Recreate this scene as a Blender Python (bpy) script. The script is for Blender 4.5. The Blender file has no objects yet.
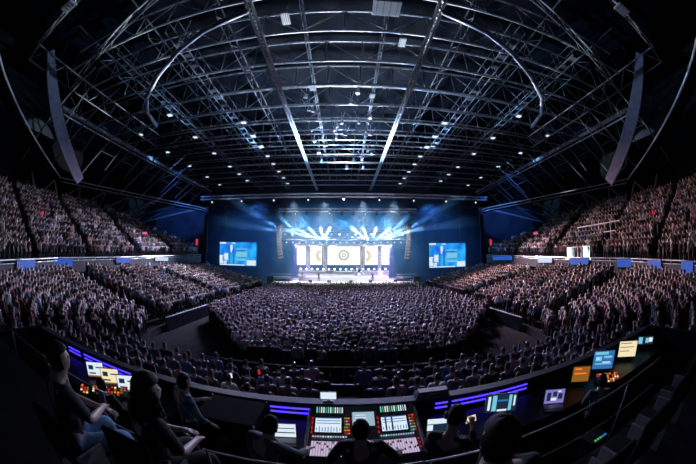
import bpy, bmesh, math, random
import numpy as np
from mathutils import Vector, Matrix
R = random.Random(7)
C = bpy.context.scene.collection
SC = bpy.context.scene
rad = math.radians

# ------------------------------------------------------------------ camera (15 mm full-frame fisheye)
EYE = 5.5; PITCH = rad(5.2); YAW = rad(0.85)
cd = bpy.data.cameras.new('camera'); cam = bpy.data.objects.new('camera', cd); C.objects.link(cam)
cam.location = (0, 0, EYE); cam.rotation_euler = (math.pi / 2 + PITCH, 0, -YAW)
cd.type = 'PANO'; cd.sensor_width = 36; cd.sensor_height = 24; cd.clip_end = 300; cd.clip_start = .05
for t in (cd, getattr(cd, 'cycles', None)):
    try:
        t.panorama_type = 'FISHEYE_EQUISOLID'; t.fisheye_lens = 15.0; t.fisheye_fov = rad(200)
    except Exception: pass
SC.camera = cam

# ------------------------------------------------------------------ materials
def mat(name, col, rough=.6, metal=0., emit=None, es=0., spec=.5):
    m = bpy.data.materials.new(name); m.use_nodes = True
    b = m.node_tree.nodes['Principled BSDF']
    b.inputs['Base Color'].default_value = (*col, 1); b.inputs['Roughness'].default_value = rough
    b.inputs['Metallic'].default_value = metal; b.inputs['Specular IOR Level'].default_value = spec
    if emit:
        b.inputs['Emission Color'].default_value = (*emit, 1); b.inputs['Emission Strength'].default_value = es
    return m
def noisy(m, scale, lo, hi):
    nt = m.node_tree; b = nt.nodes['Principled BSDF']
    tc = nt.nodes.new('ShaderNodeTexCoord'); n = nt.nodes.new('ShaderNodeTexNoise'); r = nt.nodes.new('ShaderNodeValToRGB')
    n.inputs['Scale'].default_value = scale; n.inputs['Detail'].default_value = 4
    r.color_ramp.elements[0].position = .35; r.color_ramp.elements[1].position = .65
    r.color_ramp.elements[0].color = (*lo, 1); r.color_ramp.elements[1].color = (*hi, 1)
    nt.links.new(tc.outputs['Object'], n.inputs['Vector']); nt.links.new(n.outputs['Fac'], r.inputs['Fac'])
    nt.links.new(r.outputs['Color'], b.inputs['Base Color']); return m
M = {}
M['steel'] = noisy(mat('galvanised_steel', (.6, .61, .65), .45, .25), 3, (.5, .51, .55), (.7, .71, .74))
M['darksteel'] = mat('painted_steel', (.16, .16, .18), .5, .2)
M['deck'] = noisy(mat('roof_deck', (.01, .01, .014), .9), .6, (.003, .0035, .007), (.006, .007, .013))
M['terrace'] = noisy(mat('black_terrace', (.008, .008, .009), .9), 2, (.006, .006, .007), (.011, .011, .012))
M['black'] = mat('matt_black', (.005, .005, .006), .9, spec=.05)
M['blackgloss'] = mat('black_plastic', (.02, .02, .022), .35)
M['concrete'] = noisy(mat('dark_concrete', (.03, .03, .035), .85), 1.2, (.01, .01, .013), (.02, .02, .024))
M['wall'] = noisy(mat('dark_wall', (.03, .035, .05), .9), .4, (.022, .026, .04), (.04, .046, .062))
M['drape'] = noisy(mat('black_drape', (.015, .016, .022), .95), 2, (.01, .011, .016), (.022, .024, .03))
for k_ in ('drape', 'terrace', 'concrete', 'wall', 'deck'): M[k_].node_tree.nodes['Principled BSDF'].inputs['Specular IOR Level'].default_value = .08
M['duct'] = mat('duct_metal', (.25, .25, .3), .5, .3)
M['panel'] = mat('pale_panel', (.5, .5, .55), .6)
M['softpanel'] = noisy(mat('grey_fabric_panel', (.25, .23, .33), .8), 2, (.22, .20, .30), (.29, .27, .37))
M['fascia'] = mat('fascia_grey', (.04, .045, .06), .6)
M['railmetal'] = mat('rail_metal', (.6, .62, .66), .35, .7)
M['white'] = mat('white_paint', (.75, .75, .76), .5)
M['desk'] = mat('console_grey', (.32, .31, .35), .45, .3)
M['deskdark'] = mat('desk_top', (.03, .03, .035), .5)
M['seat'] = mat('seat_plastic', (.008, .008, .01), .7, spec=.15)
def glow(n, c, s): return mat(n, (.02, .02, .02), .4, 0, c, s)
M['ledwhite'] = glow('led_white', (1, .96, .9), 1.35)
M['purple'] = glow('purple_led', (.05, .025, 1), 3.2)
M['violetlamp'] = glow('violet_lamp', (.72, .62, 1), 6)
M['whitelamp'] = glow('white_lamp', (.85, .93, 1), 6)
M['housel'] = glow('house_lamp', (.75, .88, 1), 1.1)
M['blueled'] = glow('blue_fascia_screen', (.02, .13, .7), .6)
M['paleled'] = glow('pale_fascia_screen', (.55, .68, .9), .9)
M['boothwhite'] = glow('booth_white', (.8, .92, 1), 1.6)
M['redsign'] = glow('red_sign', (1, .06, .05), .7)
M['pinksign'] = glow('pink_sign', (1, .2, .45), .7)
M['scrwhite'] = glow('screen_white', (.75, .88, 1), .95)
M['scrpale'] = glow('screen_pale', (.42, .62, .75), .75)
M['scrblue'] = glow('screen_blue', (.04, .22, .62), .75)
M['scrcyan'] = glow('screen_cyan', (.25, .75, .95), .75)
M['scrviolet'] = glow('screen_violet', (.36, .3, .9), .6)
M['scrdark'] = glow('screen_dark', (.02, .05, .1), .5)
M['scrorange'] = glow('screen_orange', (.95, .36, .05), .3)
M['scryellow'] = glow('screen_yellow', (1, .87, .55), .9)
M['keyorange'] = glow('key_orange', (1, .2, .02), 1.0)
M['keyred'] = glow('key_red', (1, .04, .06), .5)
M['keygreen'] = glow('key_green', (.1, .8, .2), .55)
M['keyviolet'] = glow('fader_lilac', (.75, .6, .85), .75)
M['keywhite'] = glow('key_white', (.9, .92, 1), .9)
M['emblem'] = glow('emblem_beige', (.75, .68, .5), .9)
M['emblemdark'] = glow('emblem_grey', (.42, .46, .48), .8)
M['skin'] = noisy(mat('skin', (.45, .31, .26), .42), 14, (.41, .28, .24), (.5, .35, .29))
M['hair'] = mat('hair', (.02, .015, .013), .36)
M['crewhair'] = mat('dark_matt_hair', (.012, .009, .008), .65, spec=.15)
M['hairbrown'] = mat('brown_hair', (.05, .03, .02), .36)
M['jeans'] = noisy(mat('blue_jeans', (.12, .25, .42), .8), 30, (.09, .2, .36), (.16, .3, .48))
M['darkshirt'] = noisy(mat('dark_shirt', (.02, .02, .026), .85), 8, (.016, .016, .02), (.03, .03, .036))
M['greyshirt'] = noisy(mat('grey_shirt', (.1, .1, .12), .85), 8, (.08, .08, .1), (.13, .13, .15))
M['patterned'] = noisy(mat('patterned_shirt', (.1, .2, .3), .8), 9, (.02, .03, .05), (.22, .36, .5))
M['blackcloth'] = mat('black_trousers', (.015, .015, .018), .9)
M['eye'] = mat('eye', (.5, .5, .5), .2)
# crowd clothing: the object's own colour
m = mat('clothing', (.2, .2, .2), .5); nt = m.node_tree; oi = nt.nodes.new('ShaderNodeObjectInfo')
nt.links.new(oi.outputs['Color'], nt.nodes['Principled BSDF'].inputs['Base Color']); M['clothing'] = m
m = mat('crowd_people', (.2, .2, .2), .42); nt = m.node_tree; at_ = nt.nodes.new('ShaderNodeAttribute'); at_.attribute_name = 'tone'
nt.links.new(at_.outputs['Color'], nt.nodes['Principled BSDF'].inputs['Base Color']); M['crowd'] = m

# side screens: a blue picture of a singer with caption blocks
def imag_material():
    m = bpy.data.materials.new('side_screen_picture'); m.use_nodes = True; nt = m.node_tree; b = nt.nodes['Principled BSDF']
    b.inputs['Base Color'].default_value = (.01, .01, .01, 1)
    tc = nt.nodes.new('ShaderNodeTexCoord'); n = nt.nodes.new('ShaderNodeTexNoise'); n.inputs['Scale'].default_value = .55; n.inputs['Detail'].default_value = 2
    r = nt.nodes.new('ShaderNodeValToRGB')
    r.color_ramp.elements[0].position = .36; r.color_ramp.elements[0].color = (.005, .10, .62, 1)
    r.color_ramp.elements[1].position = .66; r.color_ramp.elements[1].color = (.02, .42, .82, 1)
    nt.links.new(tc.outputs['Object'], n.inputs['Vector']); nt.links.new(n.outputs['Fac'], r.inputs['Fac'])
    nt.links.new(r.outputs['Color'], b.inputs['Emission Color']); b.inputs['Emission Strength'].default_value = 1.2
    return m
M['imag'] = imag_material()

# ------------------------------------------------------------------ mesh helpers
SPLIT = ('hanger', 'chain', 'walk_plate', 'secondary_tube', 'corner_edge', 'chord')
class MB:
    def __init__(s): s.v = []; s.f = []; s.m = []; s.cut = []
    def add(s, vs, fs, mi=0):
        o = len(s.v); s.cut.append((o, len(s.f))); s.v += [tuple(x) for x in vs]; s.f += [tuple(i + o for i in f) for f in fs]; s.m += [mi] * len(fs); return s
    def box(s, c, d, mi=0, rot=None, bev=0):
        x, y, z = d[0] / 2, d[1] / 2, d[2] / 2
        if bev:
            b = min(bev, x * .6, y * .6, z * .6)
            bm = bmesh.new(); bmesh.ops.create_cube(bm, size=1, matrix=Matrix.Diagonal((d[0], d[1], d[2], 1)))
            bmesh.ops.bevel(bm, geom=bm.edges[:], offset=b, segments=2, affect='EDGES', profile=.5)
            bm.verts.index_update(); vs = [v.co.copy() for v in bm.verts]; fs = [[v.index for v in f.verts] for f in bm.faces]; bm.free()
        else:
            vs = [Vector(p) for p in ((-x, -y, -z), (x, -y, -z), (x, y, -z), (-x, y, -z), (-x, -y, z), (x, -y, z), (x, y, z), (-x, y, z))]
            fs = [(0, 3, 2, 1), (4, 5, 6, 7), (0, 1, 5, 4), (1, 2, 6, 5), (2, 3, 7, 6), (3, 0, 4, 7)]
        if rot is not None: vs = [rot @ v for v in vs]
        c = Vector(c); return s.add([v + c for v in vs], fs, mi)
    def tube(s, p, q, r, n=8, mi=0, r2=None, cap=True):
        p, q = Vector(p), Vector(q); d = (q - p)
        if d.length < 1e-6: return s
        d.normalize(); a = d.orthogonal().normalized(); b = d.cross(a); r2 = r if r2 is None else r2
        vs = [p + (a * math.cos(2 * math.pi * i / n) + b * math.sin(2 * math.pi * i / n)) * r for i in range(n)]
        vs += [q + (a * math.cos(2 * math.pi * i / n) + b * math.sin(2 * math.pi * i / n)) * r2 for i in range(n)]
        fs = [(i, (i + 1) % n, (i + 1) % n + n, i + n) for i in range(n)]
        if cap: fs += [tuple(range(n - 1, -1, -1)), tuple(range(n, 2 * n))]
        return s.add(vs, fs, mi)
    def path(s, pts, r, n=8, mi=0):
        for a, b in zip(pts[:-1], pts[1:]): s.tube(a, b, r, n, mi)
        return s
    def ball(s, c, r, n=10, mi=0):
        c = Vector(c); r = (r, r, r) if not hasattr(r, '__len__') else r; vs = [c + Vector((0, 0, r[2]))]; fs = []; k = n // 2 + 1
        for j in range(1, k):
            t = math.pi * j / k
            for i in range(n):
                f = 2 * math.pi * i / n; vs.append(c + Vector((r[0] * math.sin(t) * math.cos(f), r[1] * math.sin(t) * math.sin(f), r[2] * math.cos(t))))
        vs.append(c - Vector((0, 0, r[2])))
        for i in range(n): fs.append((0, 1 + i, 1 + (i + 1) % n))
        for j in range(k - 2):
            for i in range(n):
                a = 1 + j * n; fs.append((a + i, a + n + i, a + n + (i + 1) % n, a + (i + 1) % n))
        a = 1 + (k - 2) * n; L = len(vs) - 1
        for i in range(n): fs.append((a + i, L, a + (i + 1) % n))
        return s.add(vs, fs, mi)
    def lathe(s, c, prof, n=14, mi=0, axis=None):
        c = Vector(c); rt = Vector((0, 0, 1)).rotation_difference(Vector(axis)).to_matrix() if axis else Matrix.Identity(3); vs = []; fs = []
        for r, z in prof:
            for i in range(n):
                f = 2 * math.pi * i / n; vs.append(c + rt @ Vector((r * math.cos(f), r * math.sin(f), z)))
        for j in range(len(prof) - 1):
            for i in range(n): fs.append((j * n + i, j * n + (i + 1) % n, (j + 1) * n + (i + 1) % n, (j + 1) * n + i))
        fs.append(tuple(range(n - 1, -1, -1))); a = (len(prof) - 1) * n; fs.append(tuple(range(a, a + n)))
        return s.add(vs, fs, mi)
    def build(s, name, mats, parent=None, smooth=False, **props):
        if name in SPLIT and parent and len(s.cut) > 1:      # one object for each piece
            ends = s.cut[1:] + [(len(s.v), len(s.f))]
            for (v0, f0), (v1, f1) in zip(s.cut, ends):
                q = MB(); q.add(s.v[v0:v1], [tuple(i - v0 for i in f) for f in s.f[f0:f1]]); o = q.build(name, mats, parent, smooth)
            return o
        me = bpy.data.meshes.new(name); me.from_pydata(s.v, [], s.f)
        for m_ in (mats if isinstance(mats, (list, tuple)) else [mats]): me.materials.append(M[m_] if isinstance(m_, str) else m_)
        me.polygons.foreach_set('material_index', s.m)
        if smooth: me.polygons.foreach_set('use_smooth', [True] * len(me.polygons))
        me.update(); o = bpy.data.objects.new(name, me); C.objects.link(o)
        if parent: o.parent = parent
        return tag(o, **props)
def tag(o, label=None, cat=None, group=None, kind=None):
    if label: o['label'] = label
    if cat: o['category'] = cat
    if group: o['group'] = group
    if kind: o['kind'] = kind
    return o
def thing(name, label, cat, loc=(0, 0, 0), rz=0, group=None):
    o = bpy.data.objects.new(name, None); C.objects.link(o); o.location = loc; o.rotation_euler = (0, 0, rz)
    o.empty_display_size = .1; return tag(o, label, cat, group)
def dup(o, parent=None):
    c = o.copy(); C.objects.link(c)
    if parent is not None: c.parent = parent
    for ch in list(o.children): dup(ch, c)
    return c
def copy_of(o, label, loc=None, rot=None, scale=None):
    c = dup(o); c['label'] = label
    if loc is not None: c.location = loc
    if rot is not None: c.rotation_euler = rot
    if scale is not None: c.scale = scale
    return c
def struct(mb, name, m): return mb.build(name, m, kind='structure')
ORD = ['zeroth', 'first', 'second', 'third', 'fourth', 'fifth', 'sixth', 'seventh', 'eighth', 'ninth', 'tenth']
def nth(i):
    if i < len(ORD): return ORD[i]
    return '%d%s' % (i, 'th' if 10 <= i % 100 <= 20 else {1: 'st', 2: 'nd', 3: 'rd'}.get(i % 10, 'th'))

# ------------------------------------------------------------------ the hall
struct(MB().box((0, 26, -.1), (80, 80, .2)), 'floor', 'concrete')
struct(MB().box((0, 26, 25.2), (80, 80, .2)), 'ceiling', 'deck')
struct(MB().box((0, 64, 12.5), (80, .4, 25.4)), 'wall_back', 'wall')
struct(MB().box((-39, 26, 12.5), (.4, 76, 25.4)), 'wall_left', 'wall')
struct(MB().box((39, 26, 12.5), (.4, 76, 25.4)), 'wall_right', 'wall')
struct(MB().box((0, -11, 12.5), (80, .4, 25.4)), 'wall_front', 'wall')

# lower bowl: rows wrap round the arena floor
ROW = .85
def bowl_path(d, step=1.0):
    """points of the row at offset d from the arena floor: (x, y, u) with u 0 on the sides and 1 on the end block"""
    pts = []; r = 7 + d; n = max(2, int(27 / step))
    for i in range(n): pts.append((-(12.5 + d), 44 - 27 * i / n, 0.))
    n = 14
    for i in range(n):
        a = math.pi + math.pi / 2 * i / n; pts.append((-5.5 + r * math.cos(a), 17 + r * math.sin(a), i / n))
    for i in range(9): pts.append((-5.5 + 11 * i / 8, 10 - d, 1.))
    for i in range(1, n + 1):
        a = 1.5 * math.pi + math.pi / 2 * i / n; pts.append((5.5 + r * math.cos(a), 17 + r * math.sin(a), 1 - i / n))
    n = max(2, int(27 / step))
    for i in range(1, n + 1): pts.append((12.5 + d, 17 + 27 * i / n, 0.))
    return pts
def bowl_z(d, u): return .55 + d * (.225 * (1 - u) + .13 * u)
def blocked(x, y): return abs(x) < 9.15 and y < 4.5 or y < -9
mb = MB(); NR = 12
for k in range(NR):
    a, b = bowl_path(k * ROW, 3), bowl_path((k + 1) * ROW, 3)
    for i in range(len(a) - 1):
        q = [a[i], a[i + 1], b[i + 1], b[i]]
        if any(blocked(p[0], p[1]) for p in q): continue
        z0, z1 = bowl_z(k * ROW, a[i][2]), bowl_z(k * ROW, a[i + 1][2])
        zp0, zp1 = (bowl_z((k - 1) * ROW, a[i][2]), bowl_z((k - 1) * ROW, a[i + 1][2])) if k else (0, 0)
        mb.add([(q[0][0], q[0][1], z0), (q[1][0], q[1][1], z1), (q[2][0], q[2][1], z1), (q[3][0], q[3][1], z0), (q[0][0], q[0][1], zp0), (q[1][0], q[1][1], zp1)], [(0, 1, 2, 3), (4, 5, 1, 0)])
struct(mb, 'floor_lower_stand', 'concrete')
# parapet in front of the lower stand's first row, side stretches
for side, s in (('left', -1), ('right', 1)):
    w = thing('stand_barrier', 'low steel barrier along the front of the %s lower stand' % side, 'barrier')
    mb = MB(); mb.box((s * 12.42, 30.5, .5), (.1, 27, 1.0)); mb.build('barrier_wall', 'drape', w)
    mb = MB(); mb.tube((s * 12.42, 17, 1.06), (s * 12.42, 44, 1.06), .04); mb.build('top_rail', 'railmetal', w)
    mb = MB()
mb = MB(); mb.box((0, 9.95, .35), (11, .1, .9)); tag(mb.build('stand_barrier', 'fascia'), 'low dark wall between arena floor and the end block of seats', 'barrier')

# upper tier
def up_path(e):
    p = [(-24 - e, 44.), (-24 - e, 14.6), (-21 - .95 * e, 6.5 - .32 * e), (-18 - .8 * e, 1.0 - .6 * e)]
    return p
def up_z(y): return 3.9 + (y - 2) * (1.5 / 42)
for side, s in (('left', -1), ('right', 1)):
    mb = MB()
    for k in range(11):
        a, b = up_path(k * .85), up_path((k + 1) * .85)
        for i in range(3):
            n = 10 if i == 0 else 3
            for j in range(n):
                t0, t1 = j / n, (j + 1) / n
                L = lambda P, t: (P[i][0] + (P[i + 1][0] - P[i][0]) * t, P[i][1] + (P[i + 1][1] - P[i][1]) * t)
                q = [L(a, t0), L(a, t1), L(b, t1), L(b, t0)]
                if k * .85 > (46 - q[0][1]) * .55: continue
                z0, z1 = up_z(q[0][1]) + k * .56, up_z(q[1][1]) + k * .56
                mb.add([(-s * q[0][0], q[0][1], z0), (-s * q[1][0], q[1][1], z1), (-s * q[2][0], q[2][1], z1), (-s * q[3][0], q[3][1], z0),
                        (-s * q[0][0], q[0][1], z0 - .9), (-s * q[1][0], q[1][1], z1 - .9)], [(0, 1, 2, 3), (4, 5, 1, 0)])
    struct(mb, 'floor_upper_tier_%s' % side, 'concrete')
    # balcony front of the upper tier
    rl = thing('balcony_front', '%s balcony front with pale rail below the upper tier' % side, 'balcony')
    P = up_path(-.12); mb = MB(); rb = MB()
    for i in range(3):
        a, b = P[i], P[i + 1]; n = 12 if i == 0 else 4
        for j in range(n):
            t0, t1 = j / n, (j + 1) / n
            p = (a[0] + (b[0] - a[0]) * t0, a[1] + (b[1] - a[1]) * t0); q = (a[0] + (b[0] - a[0]) * t1, a[1] + (b[1] - a[1]) * t1)
            zp, zq = up_z(p[1]), up_z(q[1])
            mb.add([(-s * p[0], p[1], zp - 1), (-s * q[0], q[1], zq - 1), (-s * q[0], q[1], zq + .05), (-s * p[0], p[1], zp + .05)], [(0, 1, 2, 3)])
            rb.tube((-s * p[0], p[1], zp + .28), (-s * q[0], q[1], zq + .28), .05)
            rb.tube((-s * p[0], p[1], zp + .05), (-s * q[0], q[1], zq + .05), .03)
            MB().tube((-s * p[0], p[1], zp), (-s * p[0], p[1], zp + .28), .025).build('rail_post', 'railmetal', rl)
    mb.build('fascia', 'fascia', rl); rb.build('rail', 'railmetal', rl);
    # wall behind the upper tier
    mb = MB()
    W = [(-34.6, 44), (-34.6, 12), (-31, 1), (-26, -8)]
    for a, b in zip(W[:-1], W[1:]):
        mb.add([(-s * a[0], a[1], 4), (-s * b[0], b[1], 4), (-s * b[0], b[1], 18), (-s * a[0], a[1], 18)], [(0, 1, 2, 3)])
    struct(mb, 'wall_upper_%s' % side, 'black')
    mb = MB(); mb.box((s * 30, 45.5, 7), (13, .3, 14)); struct(mb, 'wall_stage_%s' % side, 'wall')

# fascia screens along the balcony front, exit signs
def on_rail(s, y, dz, out):
    P = up_path(-out)
    for a, b in zip(P[:-1], P[1:]):
        if b[1] <= y <= a[1]:
            t = (y - a[1]) / (b[1] - a[1]); d = Vector((b[0] - a[0], b[1] - a[1], 0)).normalized()
            d.x *= -s; x = -s * (a[0] + (b[0] - a[0]) * t); return Vector((x, y, up_z(y) + dz)), math.atan2(d.y, d.x)
for s, y, w, h, mm, lb in ((-1, 14.9, 2.5, .8, 'blueled', 'wide blue advertising screen at the bend of the left balcony front'),
    (-1, 24, 2.6, .62, 'blueled', 'small blue screen on the left balcony front beyond the bend'),
    (-1, 32, 3.2, .62, 'paleled', 'pale white screen on the left balcony front'),
    (-1, 9.5, 2.6, .7, 'blueled', 'dim blue screen on left balcony front nearest the frame edge'),
    (1, 38.5, 6, .7, 'blueled', 'long blue screen on the right balcony front nearest the stage'),
    (1, 27.8, 3.0, .7, 'paleled', 'pale blue screen on the right balcony front before the scaffold'),
    (1, 21.6, 3.2, .75, 'blueled', 'blue screen on the balcony front under the white control boxes'),
    (1, 14.9, 2.2, .8, 'blueled', 'blue screen at the bend of the right balcony front'),
    (1, 10.6, 2.0, .8, 'blueled', 'dim blue screen on right balcony front past the bend'),
    (1, 6.6, 1.5, .85, 'blueled', 'tall blue screen on right balcony front nearest the frame edge')):
    p, a = on_rail(s, y, -.1, .26); t = thing('fascia_screen', lb, 'screen', p, a, 'balcony front screens')
    MB().box((0, 0, 0), (w, .1, h), bev=.02).build('housing', 'blackgloss', t)
    for sy in (1, -1):
        if (Matrix.Rotation(a, 3, 'Z') @ Vector((0, sy, 0))).dot(Vector((-s, 0, 0))) > 0: MB().box((0, sy * .055, 0), (w - .1, .02, h - .1)).build('display', mm, t)
for s, y, e, mm, lb in ((-1, 14, 3.6, 'redsign', 'red lit exit sign in the left upper tier'), (-1, 31, 2.2, 'pinksign', 'pink lit sign low in the left upper tier'),
    (1, 13, 3.6, 'redsign', 'red lit exit sign in the right upper tier'), (1, 33, 2.4, 'pinksign', 'pink lit sign low in the right upper tier'),
    (-1, 43.2, .3, 'redsign', 'small red sign at the stage end of the left balcony'), (1, 43.2, .3, 'redsign', 'small red sign at the stage end of the right balcony')):
    t = thing('exit_sign', lb, 'sign', (s * (24 + e), y, up_z(y) + e * .66 + 1.75 + (.4 if y > 40 else 0)), 0, 'lit signs of the upper tier')
    k = .45 if y > 40 else 1
    MB().box((0, 0, 0), (.9 * k, .12, .34 if k == 1 else 1.1), bev=.02).build('sign_box', 'blackgloss', t)
    MB().box((0, -.06, 0), (.86 * k, .02, .3 if k == 1 else 1.0)).build('lit_face', mm, t)
    if k == 1: MB().tube((0, .05, -2.2), (0, .05, -.17), .03).build('post', 'darksteel', t)
# white control boxes and scaffold on the right balcony
t = thing('control_booth', 'bright white lit control boxes on the right balcony beside a scaffold', 'booth', (24.5, 22.4, up_z(22.4)), 0)
for yy, L in ((-1.35, .5), (1.25, .7)): MB().box((0, yy, .75), (.7, L, 1.3), bev=.04).build('lit_cabinet', 'boothwhite', t)
MB().box((0, 0, .1), (.8, 3.6, .24)).build('base', 'boothwhite', t)
for yy in (-.7, -.1, .5): MB().tube((-.2, yy, .2), (-.2, yy, 1.3), .06).build('post', 'white', t)
MB().tube((-.2, -1.4, 1.35), (-.2, 1.4, 1.35), .05).build('top_bar', 'white', t)
t = thing('scaffold_tower', 'thin pale scaffold tower standing in the right upper tier', 'scaffold', (26.5, 19.6, up_z(19.6) + 1.4), 0)
for x in (0, 1.2):
    for y in (-.9, .9): MB().tube((x, y, -1), (x, y, 2.6), .045).build('upright', 'white', t)
MB().tube((0, -2.4, 2.3), (0, 4.6, 2.3), .06).build('ledger', 'white', t)
MB().tube((0, -2, 1.4), (0, 2, 1.4), .045).build('ledger', 'white', t)
MB().tube((0, -.9, 0), (0, .9, 1.4), .035).build('brace', 'white', t)

# ------------------------------------------------------------------ roof
ZR = 20.5
ys = [10.9 + 3.62 * i for i in range(14)]
def truss_parts(t, X, depth, bay, rc, rw):
    MB().tube((-X, 0, 0), (X, 0, 0), rc, 8).build('bottom_chord', 'steel', t, True)
    MB().tube((-X, 0, depth), (X, 0, depth), rc * .9, 8).build('top_chord', 'steel', t, True)
    n = int(2 * X / bay); mb = MB()
    for i in range(n + 1):
        x = -X + 2 * X * i / n; mb.tube((x, 0, 0), (x, 0, depth), rw, 6)
        if i < n:
            x1 = -X + 2 * X * (i + 1) / n
            mb.tube((x, 0, 0 if i % 2 else depth), (x1, 0, depth if i % 2 else 0), rw * .8, 6)
    mb.build('web', 'darksteel', t, True)
for i, y in enumerate(ys):
    t = thing('roof_truss', '%s crosswise steel roof truss counting from the camera' % nth(i + 1), 'truss', (0, y, ZR), 0, 'crosswise roof trusses')
    truss_parts(t, 24 if i < 2 else 30.8, 2.3, 2.9, .1, .05)
for x, w in ((-5.85, 'left of'), (5.85, 'right of')):
    t = thing('roof_beam', 'long bright steel beam running toward the stage just %s the roof centre' % w, 'beam', (x, 0, ZR - .1), 0, 'long roof beams')
    MB().tube((-.16, 9, 0), (-.16, 62, 0), .12).build('chord', 'steel', t, True); MB().tube((.16, 9, 0), (.16, 62, 0), .12).build('chord', 'steel', t, True)
    mb = MB()
    for k in range(66): mb.tube((-.16, 9 + k * .8, 0), (.16, 9.4 + k * .8, 0), .035, 6); mb.tube((.16, 9.4 + k * .8, 0), (-.16, 9.8 + k * .8, 0), .035, 6)
    mb.build('lacing', 'steel', t)
for x, w in ((-12.4, 'left of the left main beam'), (12.4, 'right of the right main beam'), (-18.5, 'in the left outer roof'), (18.5, 'in the right outer roof')):
    t = thing('roof_catwalk', 'lattice catwalk running toward the stage %s' % w, 'catwalk', (x, 0, ZR + .3), 0, 'roof catwalks')
    mb = MB(); mb.tube((-.4, 12, 0), (-.4, 62, 0), .06); mb.tube((.4, 12, 0), (.4, 62, 0), .06); mb.build('chord', 'darksteel', t)
    mb = MB()
    for k in range(34): mb.box((0, 12.5 + 1.5 * k, .05), (.8, .5, .03))
    mb.build('walk_plate', 'darksteel', t)
    mb = MB(); mb.tube((-.4, 12, 1), (-.4, 62, 1), .03); mb.tube((.4, 12, 1), (.4, 62, 1), .03)
    for k in range(26): mb.tube((-.4, 12 + 2 * k, 0), (-.4, 12 + 2 * k, 1), .025, 6); mb.tube((.4, 12 + 2 * k, 0), (.4, 12 + 2 * k, 1), .025, 6)
    mb.build('handrail', 'darksteel', t)
for x, w in ((-3, 'left'), (3, 'right'), (-9, 'left outer'), (9, 'right outer'), (-15.3, 'far left'), (15.3, 'far right'), (-21.6, 'leftmost'), (21.6, 'rightmost')):
    t = thing('purlin', 'slender lengthwise roof purlin, %s of the roof centre line' % w, 'purlin', (x, 0, ZR + 2.45), 0, 'lengthwise purlins')
    MB().tube((0, 8, 0), (0, 62, 0), .07).build('tube', 'darksteel', t)
    mb = MB()
    for k in range(14): mb.tube((0, ys[k], 0), (.0, ys[k] + 1.8, -1.2), .035, 6); mb.tube((0, ys[k] + 1.8, -1.2), (0, ys[k] + 3.6, 0), .035, 6)
    mb.tube((0, 12.7, -1.2), (0, 60, -1.2), .04); mb.build('web', 'darksteel', t)
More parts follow.
